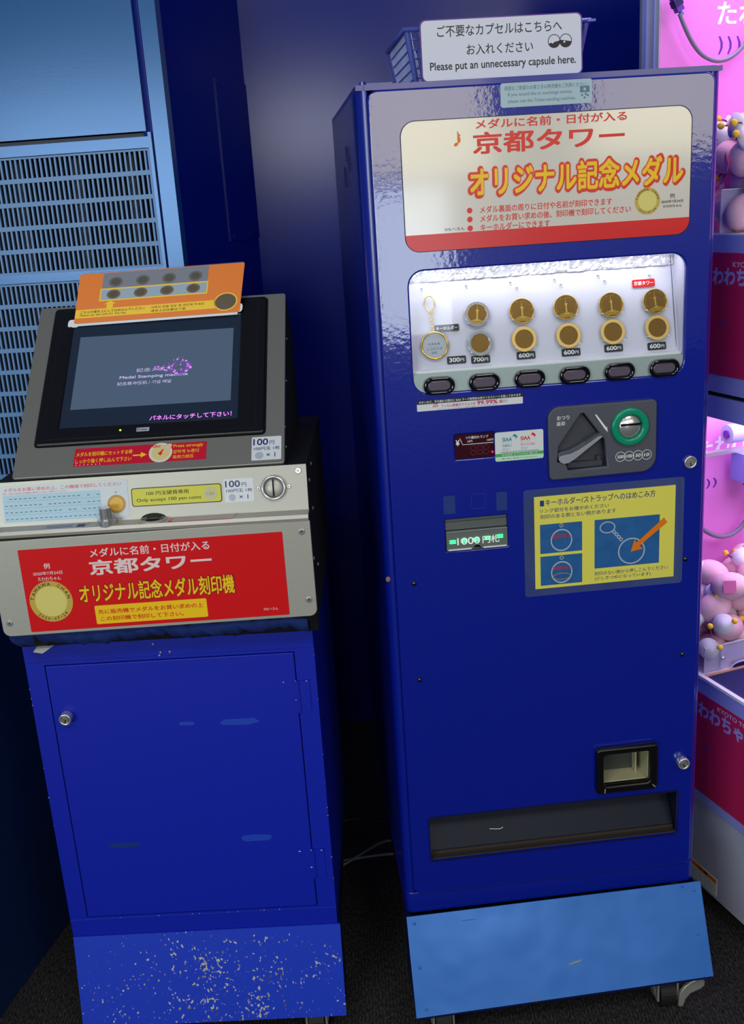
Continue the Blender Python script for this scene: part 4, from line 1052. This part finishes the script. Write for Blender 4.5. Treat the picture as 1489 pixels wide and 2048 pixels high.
b.plate(rr(-.0830, .0690, .0460, .0725, .0003), .0012, L, mat('card_grey_photo', (118, 124, 140), .4)); b.plate(rr(-.0850, .0710, .0305, .0495, .0003), L, L+.0002, m_yel); b.plate(rr(-.0830, .0690, .0325, .0475, .0003), L+.0002, L+.0004, mat('card_blue_photo', (150, 172, 192), .4))
b.plate([(-.0730, .0200), (-.0640, .0200), (-.0640, .0260), (-.0600, .0260), (-.0685, .0310), (-.0770, .0260), (-.0730, .0260)], .0012, L, m_yel)
for k, x in enumerate((-.0650, -.0260, .0120, .0500)):
    b.plate(circ(x, .0400, .0098, 22, .0068), L+.0004, L+.0006, mat('medal_photo_bronze', (104, 82, 48), .4)); b.plate(circ(x, .0400, .0065, 18, .0045), L+.0006, L+.0007, mat('medal_photo_dark', (70, 58, 40), .4))
    b.plate(circ(x+.001, .0585, .0098, 22, .0072), L, L+.0002, mat('medal_photo_grey', (92, 88, 80), .4)); b.plate(circ(x+.001, .0585, .0065, 18, .0048), L+.0002, L+.0003, mat('medal_photo_grey_dark', (64, 62, 60), .4))
b.plate(circ(.0990, .0165, .0170, 28, .0135), .0012, L, m_yel); b.plate(circ(.0990, .0165, .0150, 28, .0118), L, L+.0002, mat('medal_photo_bronze', (84, 68, 44), .4))
b.build('card_print', cdp)
b = Bag(FC); b.plate(rr(-.1260, -.1100, -.0050, .0065, .004), -.0006, .0006, m_whites); b.plate(rr(.1120, .1240, .0000, .0125, .004), -.0006, .0006, m_whites); b.plate(rr(-.118, .118, -.0035, .0005, .001), -.0006, .0004, m_whites); b.build('white_backing', cd)

# ================================================================== CLAW MACHINE (right)
CY = -1.234
CO = Vector((.579, 1.414, 0))
cm = empty('claw_machine', CO, CY, 'white two-tier claw machine lit violet inside, at the right edge behind the vending machine', 'claw machine')
CM = loc_matrix(*CO, CY)
xl, xr, dp = -.335, .22, .50
b = Bag()
b.box(xl, xr, .004, dp, .045, .213, m_clawbody); b.build('base', cm, bevel=.002)
b = Bag(); b.box(xl, xr, .010, dp, .213, .218, m_dark); b.box(xl, xr, .0, dp, .218, .452, m_lilac); b.build('lower_body', cm)
b = Bag(); b.box(xl, xr, .0, .012, .897, .931, m_lilac); b.box(xl, xr, .006, dp, .931, .938, m_dark); b.box(xl, xr, .0, dp, .938, 1.171, m_lilac); b.box(xl, xr, .012, dp, .905, .931, m_lilac); b.build('middle_body', cm)
b = Bag(); b.box(xl, xr, .0, dp, 1.72, 1.80, m_lilac); b.build('top_body', cm)
b = Bag(); b.box(xl, xr, -.002, .006, .4495, .4545, m_white); b.build('ledge_edge', cm, 'bright white ledge edge')
for (z0, z1) in ((.452, .897), (1.171, 1.72)):
    b = Bag(); b.box(-.335, -.284, 0, .014, z0, z1, m_clawbody); b.box(-.335, -.325, 0, dp, z0, z1, m_clawbody)
    b.box(-.325, -.313, -.003, 0, z0, z1, m_lilac); b.box(-.298, -.294, -.002, 0, z0, z1, m_lilac); b.build('corner_post', cm)
    b = Bag(); b.box(-.290, -.285, .014, dp, z0, z1, m_clawbody); b.build('inner_side_panel', cm)
    b = Bag(); b.box(-.285, xr, dp-.01, dp, z0, z1, m_pink); b.build('inner_back_panel', cm)
    b = Bag(); b.box(-.284, xr, .003, .005, z0, z1, m_glass); b.build('front_glass', cm)
# interior posters
def poster(z0, z1, name='side_poster'):
    FQ = Matrix.Translation((-.2845, 0, 0)) @ Matrix(((0, 0, 1, 0), (1, 0, 0, 0), (0, 1, 0, 0), (0, 0, 0, 1)))   # x along depth, y up, out towards +x
    q = Bag(FQ); q.plate(rr(.002, .46, z0, z1, .001), 0, .001, m_pink); o = q.build(name, cm, 'pink poster on the inner side panel'); return o, FQ


po1, FQ = poster(1.175, 1.70)
b = Bag(FQ); b.text('たわわちゃん', .1060, .3600, 1.4780, 1.5120, .0014, m_white, bold=.03)
for k in range(3): b.plate([(.110+.017*k, 1.437), (.114+.017*k, 1.446), (.114+.017*k, 1.454), (.110+.017*k, 1.463), (.113+.017*k, 1.463), (.118+.017*k, 1.454), (.118+.017*k, 1.446), (.113+.017*k, 1.437)], .001, .0014, m_purple)
b.build('lettering', po1)
po2, FQ = poster(.46, .885)
b = Bag(FQ); b.text('たわわちゃん', .0980, .3000, .7830, .8190, .0014, m_white, bold=.03)
for k in range(2): b.plate([(.116+.014*k, .727), (.120+.014*k, .733), (.120+.014*k, .739), (.116+.014*k, .745), (.119+.014*k, .745), (.124+.014*k, .739), (.124+.014*k, .733), (.119+.014*k, .727)], .001, .0014, m_purple)
b.build('lettering', po2)
# outer poster strips
FE = FR((0, 0, 0))
for z0, z1, tz in ((.237, .423, .395), (.965, 1.146, 1.112)):
    q = Bag(FE); q.plate(rr(-.30, .20, z0, z1, .0005), 0, .0008, m_crim); st = q.build('poster_strip', cm, 'crimson poster strip')
    q = Bag(FE)
    m_lp = mat('lilac_print', (170, 160, 236), .4); m_plp = mat('pale_lilac_print', (200, 196, 236), .4)
    if z0 < .5: q.text('たわわちゃん', -.1640, .0080, .3790, .4080, .0011, m_lp, bold=.045); q.text('KYOTO TOWER', -.0880, .0150, .4095, .4175, .0011, m_plp, bold=.02)
    else: q.text('たわわちゃん', -.1620, -.0100, 1.0985, 1.1245, .0011, m_lp, bold=.045); q.text('KYOTO TOWER', -.0940, .0050, 1.1260, 1.1335, .0011, m_plp, bold=.02)
    for k in range(3): q.plate(rr(-.118+.006*k, -.117+.006*k, tz-.075, tz-.063, .0003), .0008, .0011, m_purple)
    q.build('lettering', st)
# warning sticker on the base
FW = FR((0, .004, 0))
q = Bag(FW); q.plate(rr(-.150, -.0764, .052, .0865, .0008), 0, .0005, m_whites); ws_ = q.build('warning_sticker', cm)
q = Bag(FW); q.plate(rr(-.149, -.0774, .077, .0855, .0004), .0005, .0007, m_orange); q.text('注意', -.128, -.100, .0785, .0842, .0009, m_blk, bold=.03)
for k in range(4): q.text('筐体に乗らないでください。ケガをする恐れがあります', -.147, -.080, .0555+.005*k, .0585+.005*k, .0007, m_blk, res=1)
q.build('lettering', ws_)
# tier floors
b = Bag(); b.box(-.284, -.1275, .006, dp-.01, .452, .4535, m_whites); b.box(-.131, -.1265, .006, dp-.01, .4470, .4560, m_wood); b.build('prize_floor', cm)
b = Bag(); b.box(-.1265, xr, .006, dp-.01, .4522, .4530, m_felt); b.build('chute_cover', cm, 'navy felt chute cover')
b = Bag(); b.box(-.284, xr, .006, dp-.01, 1.171, 1.1725, m_whites); b.build('prize_floor', cm)
# acrylic guards with handles
for z0, z1 in ((.4545, .500), (1.1725, 1.235)):
    q = Bag(); q.box(-.140, -.1385, .010, .30, z0, z1, m_acry); q.box(-.1410, -.1375, .010, .30, z1-.0015, z1, m_white); g_ = q.build('acrylic_guard', cm)
    q = Bag(); q.box(-.137, -.134, .040, .046, z0+.004, z1-.004, m_acry); q.ball((-.133, .043, (z0+z1)/2), .0035, m_chrome, 10); q.build('slide_bolt', g_)
    q = Bag(); q.tube([(-.130, .060, z0+.004), (-.130, .060, z0+.013), (-.130, .110, z0+.013), (-.130, .110, z0+.004)], .0018, m_acry); q.box(-.133, -.129, .064, .106, z0+.001, z0+.009, m_navy); q.build('handle', g_)
# claw crane of the lower tier
b = Bag(); b.box(-.262, -.250, .02, dp-.02, .795, .802, m_chromer); b.build('crane_rail', cm)
b = Bag(); b.cyl((-.245, .150, .832), .0165, .050, 'y', m_clawbody, 24); b.cyl((-.245, .124, .832), .007, .004, 'y', m_purple, 14); b.build('roller', cm)
b = Bag(); b.box(-.262, -.20, .150, .22, .745, .795, m_lilac); b.build('winch_box', cm)
b = Bag()
for s in (-1, 0, 1): b.tube([(-.235, .172, .742), (-.235, .172+s*.012, .732), (-.235, .172+s*.016, .720), (-.235, .172+s*.006, .712)], .0014, m_black)
b.box(-.241, -.229, .160, .184, .738, .748, m_black); b.build('claw', cm)
b = Bag(); b.tube([(-.262, .235, .80), (-.262, .215, .72), (-.262, .195, .66), (-.262, .160, .637), (-.262, .120, .640), (-.262, .085, .668), (-.262, .06, .70)], .0040, m_cable); b.build('crane_cable', cm)
b = Bag(); b.tube([(-.262, .215, .79), (-.262, .195, .70), (-.262, .188, .62), (-.262, .195, .575), (-.262, .225, .56)], .0040, m_cable); b.build('crane_cable', cm)
# cable with connector of the upper tier
b = Bag(); b.tube([(-.265, .0225, 1.492), (-.265, .034, 1.470), (-.265, .050, 1.446), (-.265, .070, 1.430), (-.265, .095, 1.4235), (-.265, .118, 1.428), (-.265, .140, 1.442), (-.265, .165, 1.470), (-.265, .19, 1.52), (-.265, .20, 1.60)], .0034, m_cable); cc = b.build('crane_cable', cm)
b = Bag(); FX = Matrix.Translation((-.265, .0170, 1.506)) @ Matrix.Rotation(.5, 4, 'X')
b.box(-.005, .005, -.006, .006, -.012, .016, m_purple, F=FX); b.box(-.006, .006, -.0075, .0075, -.004, .006, m_navy, F=FX); b.tube([(.0, .0, -.012), (.0, .003, -.018)], .003, m_teal, F=FX); b.build('connector_plug', cc)
# tier lamps
for z, e in ((.892, 3.2), (1.715, 4.2)):
    d = bpy.data.lights.new('tier_lamp', 'AREA'); d.shape = 'RECTANGLE'; d.size = .40; d.size_y = .36; d.energy = e; d.color = (.80, .60, 1)
    lo = bpy.data.objects.new('tier_lamp', d); COL.objects.link(lo); lo.parent = cm; lo.location = (-.07, .24, z)

# soft toys in the tiers: plain pillow bodies with white cloth skirts and yellow pompons
def make_toy():
    root = empty('plush_toy', (0, 0, 0), 0, 'x', 'plush toy', 'plush toys heaped in the claw machine')
    b = Bag(); b.ball((0, 0, 0), .030, m_pplush, 20, (1.25, 1, .95)); b.build('body', root)
    b = Bag(); b.cyl((.040, 0, .002), .012, .036, 'x', m_wplush, 16, .021); b.build('cloth_skirt', root, smooth=True)
    for s in (-1, 1):
        b = Bag(); b.tube([(.045, s*.012, 0), (.056, s*.022, .004), (.066, s*.024, .002)], .0011, m_blk, res=1); b.ball((.069, s*.024, .002), .0062, m_yplush, 10); b.build('pompon_foot', root)
    b = Bag(); b.box(-.010, .014, -.0335, -.0325, -.012, .012, m_tagp); b.build('paper_tag', root)
    return root


toy = make_toy(); first = True
spots = []
LOW = [(-.168, .050), (-.220, .055), (-.172, .104), (-.226, .108), (-.256, .160), (-.203, .158)]
UPP = [(-.120, .036), (-.172, .052), (-.222, .084), (-.255, .130), (-.135, .092), (-.190, .135)]
ROWS = ('bottom row', 'second row from the bottom', 'third row from the bottom', 'topmost row')
for lay in range(4):
    for k, (x, y) in enumerate(LOW): spots.append(('lower', lay, (x+.010*(lay % 2), y+.022*(lay % 2), .482+.037*lay+.004*(k % 3))))
for lay in range(4):
    for k, (x, y) in enumerate(UPP): spots.append(('upper', lay, (x+.012*(lay % 2), y+.022*(lay % 2), 1.202+.037*lay+.004*(k % 3))))
for i, (tier, lay, p) in enumerate(spots):
    o = toy if first else copy_tree(toy); first = False
    o.matrix_world = CM @ Matrix.Translation(p) @ Matrix.Rotation(random.uniform(0, 6.28), 4, 'Z') @ Matrix.Rotation(random.uniform(-.7, .7), 4, 'Y') @ Matrix.Rotation(random.uniform(-.5, .5), 4, 'X') @ Matrix.Scale(.84, 4)
    o['label'] = 'pink plush toy, %s, %s claw machine heap' % (ROWS[lay], tier)
    o['group'] = 'plush toys of the %s in the %s tier' % (ROWS[lay], tier)

# ================================================================== cables on the carpet between the machines
for pts, r, lb in (([(-.10, 1.80, .045), (-.05, 1.80, .048), (.0, 1.83, .047), (.06, 1.86, .045)], .0028, 'thin black cable hanging highest in the gap between the two machines'),
                   ([(-.12, 1.66, .030), (-.06, 1.69, .042), (-.02, 1.735, .045), (.01, 1.72, .045), (.06, 1.73, .04)], .0026, 'thin kinked grey cable in the gap between the two machines'),
                   ([(-.14, 1.68, .030), (-.06, 1.685, .040), (.0, 1.69, .043), (.06, 1.68, .04)], .0026, 'lowest thin grey cable in the gap between the two machines')):
    b = Bag(); b.tube(pts, r, m_cable if 'grey' in lb else m_cableb); o = b.build('power_cable'); tag(o, lb, 'cable', 'cables between the machines')
